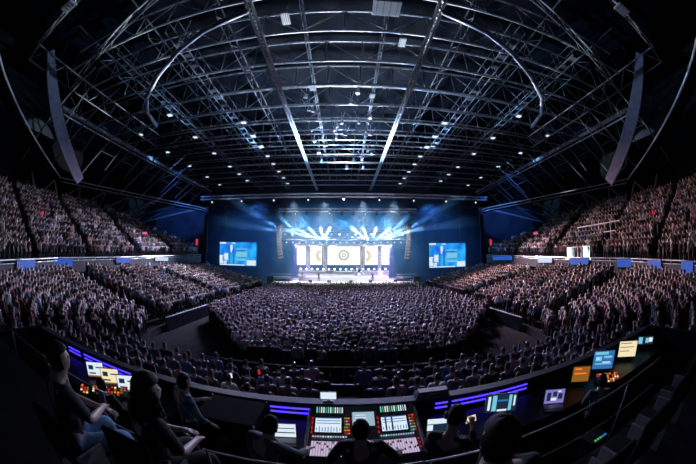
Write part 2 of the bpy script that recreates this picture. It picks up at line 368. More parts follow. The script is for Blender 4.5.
for s, w in ((-1, 'left'), (1, 'right')):
    t = thing('eaves_beam', 'long pale edge beam along the %s side of the roof' % w, 'beam', (s * 31, 0, ZR), 0)
    MB().box((0, 38, 0), (.5, 46, .35), bev=.05).build('beam_body', 'steel', t)
    MB().tube((s * .3, 15, -.5), (s * .3, 61, -.5), .09).build('conduit', 'steel', t)
    # ring catwalk
    t = thing('ring_catwalk', '%s half of the ring catwalk bending round above the upper tier' % w, 'catwalk')
    P = [(s * 23.8, 45, 13.5), (s * 23.8, 43, 13.5), (s * 33, 19, 13.5), (s * 16.5, 2, 13.5), (s * 8, -6, 13.5)]
    MB().path(P, .07).build('upper_rail', 'steel', t); MB().path([(x, y, z - .45) for x, y, z in P], .07).build('lower_rail', 'steel', t)
    mb = MB()
    for a, b in zip(P[:-1], P[1:]):
        a, b = Vector(a), Vector(b); d = (b - a).normalized(); n = Vector((-d.y, d.x, 0)) * .5 * (1)
        mb.add([a + n - Vector((0, 0, .6)), b + n - Vector((0, 0, .6)), b - n - Vector((0, 0, .6)), a - n - Vector((0, 0, .6))], [(0, 1, 2, 3)])
    mb.build('walkway', 'black', t)
    # braced frame above the upper tier
    t = thing('braced_frame', 'dark braced steel frame between ring catwalk and %s tier wall' % w, 'frame')
    for k in range(7):
        y0 = 14 + 4 * k; x0 = s * (33 - max(0, (y0 - 19)) * .38)
        mb = MB(); mb.tube((x0, y0, 13), (s * 34.4, y0 + 2, 10.8), .12, 6); mb.tube((s * 34.4, y0 + 2, 10.8), (s * (33 - max(0, (y0 - 15)) * .38), y0 + 4, 13), .12, 6)
        mb.build('brace', 'darksteel', t)
    # slanted panel
    t = thing('slanted_panel', 'tall slanted grey panel hanging beside the %s edge of the roof' % w, 'panel')
    mb = MB(); n = 14; pts = []
    for k in range(n + 1):
        f = k / n; y = 7.4 + 9.4 * f; z = 21.2 - 9.5 * f; wd = .75 * math.sin(math.pi * (.16 + .62 * f)) ** .7; x = s * (24.5 + .55 * math.sin(math.pi * f))
        pts.append((x, y, z, wd))
    for k in range(n):
        a, b = pts[k], pts[k + 1]
        v = []
        for (x, y, z, wd) in (a, b):
            v += [(x - s * .08, y - wd * .7, z - wd * .7), (x - s * .08, y + wd * .7, z + wd * .7), (x + s * .08, y - wd * .7, z - wd * .7), (x + s * .08, y + wd * .7, z + wd * .7)]
        fs = [(0, 4, 5, 1), (2, 3, 7, 6), (0, 2, 6, 4), (1, 5, 7, 3)]
        if k == 0: fs.append((0, 1, 3, 2))
        if k == n - 1: fs.append((4, 6, 7, 5))
        mb.add(v, fs)
    mb.build('panel_skin', 'softpanel', t)
    mb = MB(); mb.tube((s * 24.6, 9, 19.8), (s * 24.6, 9, 23), .04); mb.tube((s * 24.6, 14, 14.6), (s * 24.6, 14, 23), .04); mb.build('hanger', 'darksteel', t)
    # ventilation duct
    t = thing('air_duct', 'fat round air duct curving through the %s side of the roof' % w, 'duct')
    P = [(s * 5.4, 10.4, 18.7), (s * 8.6, 11.3, 18.7), (s * 11.2, 12.6, 18.7), (s * 14.3, 14.7, 18.7), (s * 17, 17, 18.7), (s * 18.9, 19.6, 18.7), (s * 20, 23, 18.9)]
    for a, b in zip(P[:-1], P[1:]):
        a, b = Vector(a), Vector(b); MB().tube(a, a + (b - a) * .97, .2, 14).build('duct_section', 'duct', t, True)
    mb = MB()
    for p in P[1:-1]: mb.ball(p, .22, 12)
    mb.build('elbow', 'duct', t, True)
    mb = MB()
    for p in P[::2]: mb.tube(p, (p[0], p[1], 22), .03, 6)
    mb.build('hanger', 'darksteel', t)
    # outer roof struts (raking members running from roof edge to the outer wall)
    for k in range(8):
        y = 14 + 5 * k + R.uniform(-.5, .5)
        t = thing('raking_strut', '%s raking steel strut in the dark %s roof edge from the camera' % (nth(k + 1), w), 'strut', (0, y, 0), 0, 'raking roof struts')
        mb = MB(); mb.tube((s * 24, 0, 22.6), (s * 34, -1.5, 14.2), .1); mb.build('main_tube', 'darksteel', t)
        mb = MB(); mb.tube((s * 24, .5, 20.6), (s * 31, 1.5, 15.8), .07); mb.tube((s * 27, 0, 20), (s * 26.3, .8, 19), .05); mb.tube((s * 26.3, .8, 19), (s * 30, -.8, 17.6), .05); mb.tube((s * 30, -.8, 17.6), (s * 29, 1, 17.2), .05)
        mb.build('secondary_tube', 'darksteel', t)
# near-camera roof: curved lattice girders seen at the top corners
for s, w in ((-1, 'left'), (1, 'right')):
    for k, (p, q) in enumerate((((9.5, 7.5), (25, 12.5)), ((8, 3.5), (25, 5.5)), ((25, 5.5), (25, 30)))):
        t = thing('lattice_girder', ('lattice girder crossing the %s roof near the air duct', 'dark lattice girder at the top %s corner of the roof', 'lattice girder along the %s roof edge toward the stage')[k] % w, 'girder', group='roof girders')
        a, b = Vector((s * p[0], p[1], 19.6)), Vector((s * q[0], q[1], 19.6)); u = Vector((0, 0, 1.7)); L = (b - a).length; n = int(L / 1.6)
        MB().tube(a, b, .08).build('bottom_chord', 'darksteel', t); MB().tube(a + u, b + u, .08).build('top_chord', 'steel', t); mb = MB()
        for i in range(n):
            c0, c1 = a + (b - a) * i / n, a + (b - a) * (i + 1) / n; mb.tube(c0 + (u if i % 2 else u * 0), c1 + (u * 0 if i % 2 else u), .045, 6)
        mb.build('web', 'darksteel', t)

# house lamps under the roof: thing > housing, lens
def lamp_at(x, y, lab, g):
    global LAMP
    if LAMP is None:
        t = thing('house_lamp', lab, 'lamp', (0, 0, 0), 0, g)
        MB().box((0, 0, .16), (.62, .62, .22), bev=.05).build('housing', 'darksteel', t)
        MB().box((0, 0, .03), (.52, .52, .05), bev=.02).build('lens', 'housel', t)  # added faint glow stands in for light caught by pale panels
        MB().tube((0, 0, .27), (0, 0, .8), .03).build('stem', 'darksteel', t); LAMP = t; c = t
    else: c = dup(LAMP); c['label'] = lab
    c.location = (x, y, 19.85); return c
LAMP = None
for s, w in ((-1, 'left'), (1, 'right')):
    for row, (x, yy) in enumerate(((10.95, (27.2, 31, 34.6, 38.3, 41.9, 46, 50, 54)), (18.4, (23, 29.5, 35.6, 42, 46.5, 51)), (25.2, (26, 33, 40, 47, 53)))):
        for k, y in enumerate(yy):
            lamp_at(s * x, y, '%s lit house lamp from the camera in the %s %s row under the roof' % (nth(k + 1), w, ('inner', 'middle', 'outer')[row]), 'house lamps under the roof')
# hanging panels
for x, y, sx, sy, lb in ((2.35, 11.1, 1.6, 1.3, 'large pale rectangular panel hanging at the top of the roof'), (-3.5, 11.9, .5, 1.1, 'narrow ribbed grey panel hanging left of the roof centre'),
    (3.75, 14.2, .45, .9, 'small pale panel hanging right of the large one'), (-2.6, 20.2, .5, .9, 'small pale panel hung between trusses left of centre'), (16.4, 4.2, 1.3, .8, 'grey panel in the dark top right roof corner'),
    (-16.4, 4.1, 1.3, .8, 'grey panel in the dark top left roof corner'), (2.4, 21.5, .45, .7, 'little pale box hung right of the roof centre')):
    t = thing('hanging_panel', lb, 'panel', (x, y, 19.2), 0, 'panels hung under the roof')
    MB().box((0, 0, 0), (sx, sy, .12), bev=.03).build('board', 'panel', t)
    mb = MB()
    for k in range(4): mb.box((-sx * .36 + sx * .24 * k, 0, -.075), (.03, sy * .9, .03))
    mb.build('ribs', 'darksteel', t)
    MB().tube((0, 0, .06), (0, 0, 1.4), .03).build('hanger', 'darksteel', t)
# dark rigging boxes hung among the trusses, loudspeaker cluster near the centre
for k in range(26):
    x, y = R.uniform(-4.6, 4.6), R.uniform(22, 44)
    t = thing('hoist_motor', 'small chain hoist hung in the central roof bay, %s of these by distance' % nth(k + 1), 'hoist', (x, 22 + k * .85, 19.6 + R.uniform(-.3, .6)), R.uniform(0, 3), 'chain hoists in the roof')
    MB().box((0, 0, 0), (R.uniform(.25, .5), .3, R.uniform(.3, .5)), bev=.04).build('motor_body', R.choice(['steel', 'panel', 'darksteel']), t)
    mb = MB(); mb.tube((0, 0, .15), (0, 0, 1.2), .02, 6); mb.tube((.1, 0, .1), (R.uniform(-.9, .9), R.uniform(-.6, .6), 1.1), .03, 6); mb.build('chain', 'steel', t)
# ------------------------------------------------------------------ stage
t = thing('stage', 'wide concert stage deck at the far end of the arena floor', 'stage', (0, 0, 0))
MB().box((0, 52.5, 1.4), (25, 11, .2), bev=.03).build('deck', 'white', t)
MB().box((0, 47.08, .66), (25, .1, 1.3)).build('front_skirt', 'drape', t)
MB().box((-10.6, 50.6, 1.95), (3.4, 5, .14), bev=.02).build('side_riser', 'fascia', t); MB().box((10.6, 50.6, 1.95), (3.4, 5, .14), bev=.02).build('side_riser', 'fascia', t)
MB().box((0, 50.8, 1.9), (15.4, 3.4, .8), bev=.02).build('band_riser', 'panel', t)
for s in (-1, 1):
    for k in range(3): MB().tube((s * 8.9, 48.4, 1.9 + .42 * k), (s * 12.4, 48.4, 1.9 + .42 * k), .04).build('guard_rail', 'railmetal', t)
t = thing('crowd_barrier', 'low metal crowd barrier standing just in front of the stage', 'barrier', (0, 46.5, 0))
MB().box((0, 0, .55), (22, .06, 1.1)).build('panel', 'darksteel', t); MB().tube((-11, 0, 1.15), (11, 0, 1.15), .04).build('top_rail', 'railmetal', t)

def screen(lb, x0, x1, z0, z1, y, m, group=None, emb=None, name='led_screen', frame='deskdark'):
    w, h = x1 - x0, z1 - z0; t = thing(name, lb, 'screen', ((x0 + x1) / 2, y, (z0 + z1) / 2), 0, group)
    MB().box((0, .14, 0), (w + .16, .22, h + .16), bev=.03).build('cabinet', frame, t)
    d = MB().box((0, .01, 0), (w, .04, h)).build('display', m, t)
    return t, d, w, h
def ring(mb, cx, cz, r0, r1, a0=0, a1=360, n=28, y=-.03):
    vs = []; fs = []
    for i in range(n + 1):
        a = rad(a0 + (a1 - a0) * i / n)
        vs += [(cx + r0 * math.cos(a), y, cz + r0 * math.sin(a)), (cx + r1 * math.cos(a), y, cz + r1 * math.sin(a))]
    for i in range(n): fs.append((2 * i, 2 * i + 1, 2 * i + 3, 2 * i + 2))
    mb.add(vs, fs)
LS = [(-8.45, -6.88), (-6.0, -3.9), (-2.9, 2.95), (3.78, 6.1), (6.82, 8.22)]
for (x0, x1), w in zip(LS, ('leftmost narrow white screen at the back of the stage', 'white screen with a beige half round mark left of centre', 'large white centre screen with a grey round emblem', 'white screen with a beige half round mark right of centre', 'rightmost narrow white screen at the back of the stage')):
    t, d, W_, H_ = screen(w, x0, x1, 4.3, 7.62, 52, 'ledwhite', 'white stage screens')
    if W_ > 4:
        mb = MB(); ring(mb, 0, .1, .62, .95); ring(mb, 0, .1, .2, .42); mb.build('emblem', 'emblemdark', d)
        mb = MB(); ring(mb, 0, .1, 1.05, 1.2); mb.build('emblem_ring', 'emblem', d)
    elif W_ > 2:
        mb = MB(); s = 1 if x0 < 0 else -1
        ring(mb, s * W_ * .5 - s * .05, 0, .5, 1.15, 98 if s > 0 else -82, 262 if s > 0 else 82, y=-.025); mb.build('half_emblem', 'emblem', d)
# columns between the screens
for x0, x1, w in ((-6.88, -6.0, 'between the two left screens'), (-3.9, -2.9, 'left of the centre screen'), (2.95, 3.78, 'right of the centre screen'), (6.1, 6.82, 'between the two right screens')):
    t = thing('screen_column', 'grey lattice column standing %s' % w, 'column', ((x0 + x1) / 2, 52.25, 2.3), 0, 'columns between stage screens')
    for xx in (-.25, .25): MB().tube((xx, 0, 0), (xx, 0, 5.6), .05).build('chord', 'steel', t)
    mb = MB()
    for k in range(9): mb.tube((-.25, 0, .6 * k), (.25, 0, .6 * k + .6), .03, 6)
    mb.build('lacing', 'steel', t); MB().box((0, .2, 2.8), (.56, .05, 5.6)).build('backing', 'softpanel', t)
# side screens
for s, w in ((-1, 'left'), (1, 'right')):
    x0, x1 = (-22.05, -14.95) if s < 0 else (14.62, 21.6); z1, z0 = (8.05, 3.98) if s < 0 else (7.95, 3.72)
    t, d, W_, H_ = screen('big blue video screen hanging to the %s of the stage' % w, x0, x1, z0, z1, 48, 'imag', 'side video screens', name='video_screen')
    def blk(name, pts, m):
        mb = MB()
        for (u0, v0, u1, v1) in pts: mb.box(((u0 + u1) / 2 * W_ - W_ / 2, -.025, H_ / 2 - (v0 + v1) / 2 * H_), ((u1 - u0) * W_, .02, (v1 - v0) * H_))
        mb.build(name, m, d)
    blk('caption_block', [(.46, .27, .76, .31), (.46, .4, .76, .62), (.47, .7, .74, .78)], 'scrcyan')
    blk('singer_figure', [(.3, .12, .36, .34), (.33, .02, .44, .06), (.31, .34, .345, .44)], 'scrwhite')
    blk('bright_patch', [(.0, .56, .11, .93), (.13, .48, .24, .76), (.13, .8, .2, .97), (.75, .76, .98, .98), (.0, .0, .18, .07), (.01, .95, .7, .99)], 'scrwhite')
    blk('dark_patch', [(.37, .4, .42, .95), (.08, .6, .12, .8), (.16, .88, .3, .93), (.26, .12, .29, .9)], 'scrblue')
    MB().tube((-W_ * .35, .1, H_ / 2), (-W_ * .35, .1, 10), .03).build('hanger', 'darksteel', t); MB().tube((W_ * .35, .1, H_ / 2), (W_ * .35, .1, 10), .03).build('hanger', 'darksteel', t)

def box_truss(lb, x0, x1, y, z, h=.45, r=.05):
    t = thing('lighting_truss', lb, 'truss', ((x0 + x1) / 2, y, z), 0, 'lighting trusses over the stage'); L = (x1 - x0) / 2
    for dy, dz in ((-h / 2, 0), (h / 2, 0), (-h / 2, h), (h / 2, h)): MB().tube((-L, dy, dz), (L, dy, dz), r).build('chord', 'railmetal', t)
    n = int(2 * L / .8); mb = MB()
    for i in range(n):
        a, b = -L + 2 * L * i / n, -L + 2 * L * (i + 1) / n
        mb.tube((a, -h / 2, 0 if i % 2 else h), (b, -h / 2, h if i % 2 else 0), r * .5, 5); mb.tube((a, -h / 2, 0), (b, h / 2, 0), r * .5, 5)
    mb.build('lacing', 'railmetal', t)
    mb = MB()
    for f in (-.8, -.3, .3, .8): mb.tube((L * f, 0, h), (L * f, 0, 20.4 - z), .02, 5)
    mb.build('chain', 'darksteel', t); return t
box_truss('long pale lighting truss spanning the hall in front of the stage', -24.4, 24.4, 44, 15, .5, .07)
box_truss('upper lighting truss hanging above the front of the stage', -10.9, 12.2, 47, 13.15, .5, .06)
box_truss('middle lighting truss hanging over the stage', -11.2, 11.2, 50.6, 10.2)
box_truss('lower lighting truss hung just above the white screens', -11.2, 11.2, 51.2, 8.75)
box_truss('header truss on top of the white stage screens', -9.2, 9, 51.9, 7.75, .3)

# line array loudspeakers
for s, w in ((-1, 'left'), (1, 'right')):
    t = thing('loudspeaker_array', 'curved hanging line of loudspeakers at the %s edge of the stage' % w, 'loudspeaker', (s * 10.9, 47.6, 0))
    z = 11; x = 0
    for k in range(12):
        a = .02 + .0035 * k * k; MB().box((-s * .02 * k * k * .18, -.02 * k, z), (.75, .5, .46), 0, Matrix.Rotation(-a * .6, 3, 'X') @ Matrix.Rotation(s * a * .5, 3, 'Y'), .04).build('cabinet', 'darksteel', t); z -= .5
    MB().tube((0, 0, 11.2), (0, 0, 13.2), .03).build('chain', 'darksteel', t)
    t = thing('subwoofer_stack', 'stack of dark bass cabinets on the floor at the %s stage corner' % w, 'loudspeaker', (s * 12.0, 46.6, 0), 0, 'bass cabinets')
    for k in range(3): MB().box((0, 0, .42 + .82 * k), (1.1, .8, .8), bev=.04).build('cabinet', 'blackgloss', t)

# stage lamps: yoke, head, lens
def stage_lamp(lens, first):
    t = thing('stage_lamp', first, 'lamp'); MB().box((0, 0, .34), (.3, .26, .16), bev=.03).build('base', 'blackgloss', t)
    mb = MB(); mb.box((-.19, 0, .12), (.05, .12, .36)); mb.box((.19, 0, .12), (.05, .12, .36)); mb.build('yoke', 'blackgloss', t)
    h = MB().lathe((0, .12, 0), [(.09, 0), (.15, .04), (.15, .3), (.17, .42)], 12, 0, (0, -1, .0)).build('head', 'blackgloss', t, True)
    MB().lathe((0, -.29, 0), [(.15, 0), (.15, .03), (.06, .05)], 12, 0, (0, -1, 0)).build('lens', lens, h, True); return t
protos = {}
def put_lamp(lens, x, y, z, tilt, pan, lb, g):
    if lens not in protos: protos[lens] = c = stage_lamp(lens, lb)
    else: c = dup(protos[lens]); c['label'] = lb
    c['group'] = g; c.location = (x, y, z); c.rotation_euler = (tilt, 0, pan); return c
for k in range(16):
    x = -10.4 + 20.8 * k / 15; put_lamp('whitelamp' if k % 2 else 'scrwhite', x, 50.6, 9.72, rad(10), 0, '%s stage lamp from the left on the middle truss' % nth(k + 1), 'lamps on the middle truss')
for k in range(18):
    x = -10.2 + 20.4 * k / 17; put_lamp('scrwhite', x, 51.2, 8.27, rad(0), 0, '%s stage lamp from the left on the lower truss' % nth(k + 1), 'lamps on the lower truss')
for k in range(12):
    x = -9.9 + 21.1 * k / 11; put_lamp('scrdark', x, 47, 12.7, rad(20), 0, '%s stage lamp from the left on the upper truss' % nth(k + 1), 'lamps on the upper truss')
for k in range(16):
    x = -7.6 + 15.0 * k / 15
    put_lamp('violetlamp' if k > 9 else 'whitelamp', x, 51.4, 3.55, rad(-4), 0, '%s stage lamp from the left in the row under the screens' % nth(k + 1), 'lamps in the row under the screens')
for k in range(9):
    x = -22 + 44 * k / 8; put_lamp('housel', x, 44, 14.6, rad(30), 0, '%s lamp from the left on the long front truss' % nth(k + 1), 'lamps on the long front truss')
t = thing('lamp_shelf', 'long white shelf that carries the lamps under the screens', 'shelf', (0, 51.6, 2.3)); MB().box((0, 0, .9), (16.2, .4, .1)).build('top', 'white', t); MB().box((0, .15, .43), (16.2, .1, .86)).build('front', 'panel', t)

# instruments
t = thing('drum_kit', 'drum kit with cymbals on the riser right of stage centre', 'drums', (2.7, 50.2, 2.3))
MB().lathe((0, 0, .32), [(.32, 0), (.32, .45)], 16, 0, (0, -1, 0)).build('bass_drum', 'white', t, True)
for x, y, z, r in ((-.35, -.1, .75, .18), (.3, -.1, .78, .2), (.75, .3, .5, .24), (-.7, .3, .55, .2)):
    MB().lathe((x, y, z - .15), [(r, 0), (r, .28)], 14).build('tom_drum', 'panel', t, True)
for x, y, z in ((-.95, 0, 1.25), (.95, -.05, 1.35), (-.4, .3, 1.55), (1.25, .4, 1.0)):
    c = MB().lathe((x, y, z), [(.27, 0), (.05, .04), (.02, .06)], 14).build('cymbal', 'keywhite' if 0 else 'railmetal', t, True); MB().tube((x, y, 0), (x, y, z), .02, 6).build('stand', 'railmetal', c)
for x, y, z0, w in ((-7.2, 48.9, 1.5, 'left side of the stage'), (-2.4, 50.2, 2.3, 'riser left of the drums')):
    t = thing('keyboard', 'dark stage keyboard on a cross stand, %s' % w, 'keyboard', (x, y, z0))
    MB().box((0, 0, .95), (1.5, .4, .12), bev=.02).build('body', 'blackgloss', t); MB().box((0, .08, 1.02), (1.35, .2, .02)).build('keys', 'white', t)
    for a in (-1, 1): MB().tube((-.5 * a, 0, 0), (.5 * a, 0, .9), .03).build('leg', 'darksteel', t)
for k, (x, y) in enumerate(((-5.5, 47.6), (-2.4, 47.5), (1.2, 47.5), (4.4, 47.6), (8.6, 47.7))):
    t = thing('stage_monitor', '%s wedge loudspeaker from the left along the stage edge' % nth(k + 1), 'loudspeaker', (x, y, 1.5), 0, 'stage edge wedges')
    MB().add([(-.3, -.2, 0), (.3, -.2, 0), (.3, .25, 0), (-.3, .25, 0), (-.3, -.2, .4), (.3, -.2, .4), (.3, .05, .4), (-.3, .05, .4)], [(0, 3, 2, 1), (4, 5, 6, 7), (0, 1, 5, 4), (1, 2, 6, 5), (2, 3, 7, 6), (3, 0, 4, 7)]).build('cabinet', 'blackgloss', t)
    MB().box((0, .16, .22), (.5, .02, .3), 0, Matrix.Rotation(rad(27), 3, 'X')).build('grille', 'darksteel', t)
for x, y, z0, w in ((6.4, 50.4, 2.3, 'white amplifier cabinet on the riser at the right'), (9.8, 49.2, 1.5, 'dark equipment rack at right end of the stage')):
    t = thing('amplifier', w, 'amplifier', (x, y, z0)); MB().box((0, 0, .5), (.8, .4, .95), bev=.03).build('cabinet', 'white' if x < 9 else 'blackgloss', t); MB().box((0, -.21, .42), (.7, .02, .7)).build('grille', 'panel', t)

# ------------------------------------------------------------------ people
def skin_mesh(verts, edges, radii, sub, root=0):
    bm = bmesh.new(); lay = bm.verts.layers.skin.verify(); vs = [bm.verts.new(v) for v in verts]
    for v, r in zip(vs, radii): v[lay].radius = r if hasattr(r, '__len__') else (r, r)
    vs[root][lay].use_root = True
    for a, b in edges: bm.edges.new((vs[a], vs[b]))
    me = bpy.data.meshes.new('tmp'); bm.to_mesh(me); bm.free()
    o = bpy.data.objects.new('tmp', me); C.objects.link(o)
    s = o.modifiers.new('s', 'SKIN'); s.use_smooth_shade = True
    if sub: q = o.modifiers.new('q', 'SUBSURF'); q.levels = sub; q.render_levels = sub
    dg = bpy.context.evaluated_depsgraph_get(); dg.update()
    m2 = bpy.data.meshes.new_from_object(o.evaluated_get(dg), depsgraph=dg)
    bpy.data.objects.remove(o); bpy.data.meshes.remove(me); return m2
class Skel:
    def __init__(s): s.v = []; s.e = []; s.r = []; s.n = {}
    def p(s, name, co, r, frm=None):
        s.n[name] = len(s.v); s.v.append(Vector(co)); s.r.append(r)
        if frm: s.e.append((s.n[frm], s.n[name]))
def pose_points(kind, lean=0.):
    """joint positions of a person facing +y, feet at z = 0"""
    J = dict(pelvis=(0, 0, .95), waist=(0, .0, 1.1), chest=(0, .0, 1.32), neck=(0, .0, 1.48), head=(0, .03, 1.62), crown=(0, .01, 1.72))
    for s, S in ((-1, 'L'), (1, 'R')):
        J.update({'hip' + S: (s * .1, 0, .9), 'knee' + S: (s * .11, .03, .5), 'ankle' + S: (s * .12, 0, .08), 'toe' + S: (s * .13, .16, .04), 'sh' + S: (s * .19, 0, 1.42)})
        el, wr, ha = {'stand': ((.25, -.03, 1.14), (.24, .12, .92), (.23, .17, .83)), 'clap': ((.26, .14, 1.2), (.1, .38, 1.36), (.04, .44, 1.44)),
                      'up': ((.28, .06, 1.62), (.22, .1, 1.9), (.2, .12, 2.0)), 'phone': ((.24, .16, 1.3), (.1, .34, 1.58), (.05, .36, 1.68))}[kind if kind != 'sit' else 'stand']
        J.update({'el' + S: (s * el[0], el[1], el[2]), 'wr' + S: (s * wr[0], wr[1], wr[2]), 'ha' + S: (s * ha[0], ha[1], ha[2])})
    return J
def crowd_person(kind, sub):
    J = pose_points(kind); k = Skel()
    k.p('pelvis', J['pelvis'], (.15, .11)); k.p('waist', J['waist'], (.135, .1), 'pelvis'); k.p('chest', J['chest'], (.165, .115), 'waist'); k.p('neck', J['neck'], (.058, .058), 'chest')
    k.p('head', J['head'], (.088, .1), 'neck'); k.p('crown', J['crown'], (.06, .075), 'head')
    for S in 'LR':
        k.p('sh' + S, J['sh' + S], .068, 'chest'); k.p('el' + S, J['el' + S], .046, 'sh' + S); k.p('wr' + S, J['wr' + S], .033, 'el' + S); k.p('ha' + S, J['ha' + S], .04, 'wr' + S)
        k.p('hip' + S, J['hip' + S], .09, 'pelvis'); k.p('knee' + S, J['knee' + S], .062, 'hip' + S); k.p('ankle' + S, J['ankle' + S], .042, 'knee' + S); k.p('toe' + S, J['toe' + S], .035, 'ankle' + S)
    me = skin_mesh(k.v, k.e, k.r, sub)
    zone = {'crown': 1, 'head': 0, 'neck': 0, 'haL': 0, 'haR': 0, 'wrL': 0, 'wrR': 0}
    def seg(c):
        best = None
        for a, b in k.e:
            A, B = k.v[a], k.v[b]; d = B - A; t = max(0, min(1, (c - A).dot(d) / d.length_squared)); q = (A + d * t - c).length
            if best is None or q < best[0]: best = (q, a, b, t)
        names = list(k.n); na, nb = names[best[1]], names[best[2]]
        if nb in ('head', 'crown') or (nb == 'neck' and best[3] > .75):
            h = Vector(J['head']); return 1 if (c.z > h.z + .045 or c.y < h.y - .03) and c.z > h.z - .07 else 0
        if nb[:2] in ('ha',) or nb[:2] == 'wr' or False: return 0 if nb[:2] == 'ha' else 4
        if nb[:3] in ('hip', 'kne', 'ank', 'toe'): return 3
        return 2
    return me, seg
t = thing('gangway_rail', 'dark rail across the gangway between floor crowd and end block', 'railing', (0, 9.9, .55))
MB().tube((-5.4, 0, 1), (5.4, 0, 1), .03).build('top_rail', 'railmetal', t)
for k in range(7): MB().tube((-5.4 + 1.8 * k, 0, .25), (-5.4 + 1.8 * k, 0, 1), .02, 6).build('post', 'darksteel', t)
# one row-by-row list of everybody: position, heading, section text, ordinals
people = []
def toward_stage(x, y): return math.atan2(-(-x * .85), 50 - y) * 0 + math.atan2(x * .85, 50 - y) + R.uniform(-.35, .35)
AISLE = ((20.8, .45), (28, 1.25), (36, .5))
for kr in range(NR):
    d = kr * ROW + .45; P = bowl_path(d, .5); acc = 0.; seat = {}
    for i in range(len(P) - 1):
        a, b = Vector(P[i][:2]), Vector(P[i + 1][:2]); L = (b - a).length; s = acc
        while s < L:
            q = a + (b - a) * (s / L); u = P[i][2] + (P[i + 1][2] - P[i][2]) * (s / L); s += .5 if u > .999 else .56
            x, y = q
            if blocked(x, y) or blocked(x * .97, y - .3): continue
            if abs(x) < .55: continue
            sec = 'end' if u > .999 else ('side' if u < .001 else 'corner')
            if sec == 'side' and any(abs(y - A) < w_ for A, w_ in AISLE): continue
            if abs(x) > 12.6 and abs(y - (15.8 if x < 0 else 14.4)) < 1.1: continue
            if sec == 'corner' and abs(math.degrees(math.atan2(17 - y, abs(x) - 5.5)) - 62) < 2.4: continue
            if sec == 'end' and kr < 2 or sec == 'corner' and kr < 2 and abs(x) < 11: continue      # clear cross-gangway
            if sec != 'end' and R.random() < .035: continue
            people.append(dict(x=x, y=y, z=bowl_z(kr * ROW, u), h=toward_stage(x, y), sec=sec, side='left' if x < 0 else 'right', row=kr - 1 if sec == 'end' else kr + 1))
        acc = s - L
for s in (-1, 1):
    for k in range(11):
        P = up_path(k * .85 + .45); acc = 0.
        for i in range(3):
            a, b = Vector(P[i]), Vector(P[i + 1]); L = (b - a).length; q = acc
            while q < L:
                p = a + (b - a) * (q / L); q += .55
                if k * .85 > (45 - p.y) * .55: continue
                if any(abs(p.y - A) < .65 for A in (11, 19, 27.5, 35.5)): continue
                if R.random() < .05: continue
                people.append(dict(x=-s * p.x, y=p.y, z=up_z(p.y) + k * .56, h=toward_stage(-s * p.x, p.y), sec='upper', side='left' if s < 0 else 'right', row=k + 1))
            acc = q - L
yr = 12.3; rn = 0
while yr < 45.8:
    rn += 1; hw = min(11.6, 4.6 + (yr - 12) * .72); x = -hw
    while x < hw:
        x += R.uniform(.46, .66)
        if R.random() < .05: continue
        people.append(dict(x=x, y=yr + R.uniform(-.13, .13), z=0, h=R.uniform(-.3, .3), sec='floor', side='left' if x < 0 else 'right', row=rn))
    yr += .66 + .004 * (yr - 12)
from collections import defaultdict
rows = defaultdict(list)
for p in people: rows[(p['sec'], p['side'] if p['sec'] != 'floor' else '', p['row'])].append(p)
for key, L in rows.items():
    L.sort(key=lambda p: abs(p['x']) if key[0] in ('end', 'upper') else (math.atan2(17 - p['y'], abs(p['x']) - 5.5) * -1 if key[0] == 'corner' else (p['y'] if key[0] == 'side' else p['x'])))
    for i, p in enumerate(L): p['seat'] = i + 1
def project(x, y, z):
    v = Vector((x, y, z - EYE)); v = Matrix.Rotation(YAW, 3, 'Z') @ v; v = Matrix.Rotation(-PITCH, 3, 'X') @ v
    th = v.angle(Vector((0, 1, 0))); r = 580 * math.sin(th / 2); q = math.hypot(v.x, v.z); return 348 + r * v.x / q, 232 - r * v.z / q
SHIRTS = [('black', (.008, .008, .01)), ('dark grey', (.03, .03, .035)), ('grey', (.14, .14, .16)), ('pale', (.5, .48, .48)), ('white', (.7, .7, .72)), ('navy', (.03, .05, .14)), ('red', (.32, .04, .05)), ('brown', (.14, .08, .06)), ('blue', (.08, .16, .34)), ('pink', (.5, .26, .3))]
SW = [7, 5, 3.5, 2.4, 1.8, 3, .9, 1.6, 1.5, .8]
vis = []
for p in people:
    p['shirt'] = R.choices(SHIRTS, SW)[0]; p['sc'] = R.uniform(.93, 1.05); p['kind'] = R.choices(['stand', 'clap', 'up', 'phone'], [6, 3, .5, .7])[0] if p['sec'] != 'end' else 'stand'
    px, py = project(p['x'], p['y'], p['z'] + 1.6)
    p['inview'] = 2 < px < 694 and 2 < py < 460
    if abs(p['x']) < 8.4 and p['y'] > 4:      # hidden below the desk wall
        top = EYE - (EYE - 3.16) * p['y'] / 4.2
        if p['z'] + 1.6 < top - .05: p['inview'] = False
    if p['inview']: vis.append(p)
vis.sort(key=lambda p: p['x'] ** 2 + p['y'] ** 2 + (p['z'] + 1.5 - EYE) ** 2)
near = vis[:300]
for p in near: p['near'] = True
PR = {}
for kind in ('stand', 'clap', 'up', 'phone'):
    for hv in ('hair', 'hairbrown'):
        me, seg = crowd_person(kind, 2); me.materials.clear()
        for q in ('skin', hv, 'clothing', 'blackcloth', 'clothing'): me.materials.append(M[q])
        for f in me.polygons: f.material_index = seg(f.center); f.use_smooth = True
        me.name = 'person'; PR[kind, hv] = me
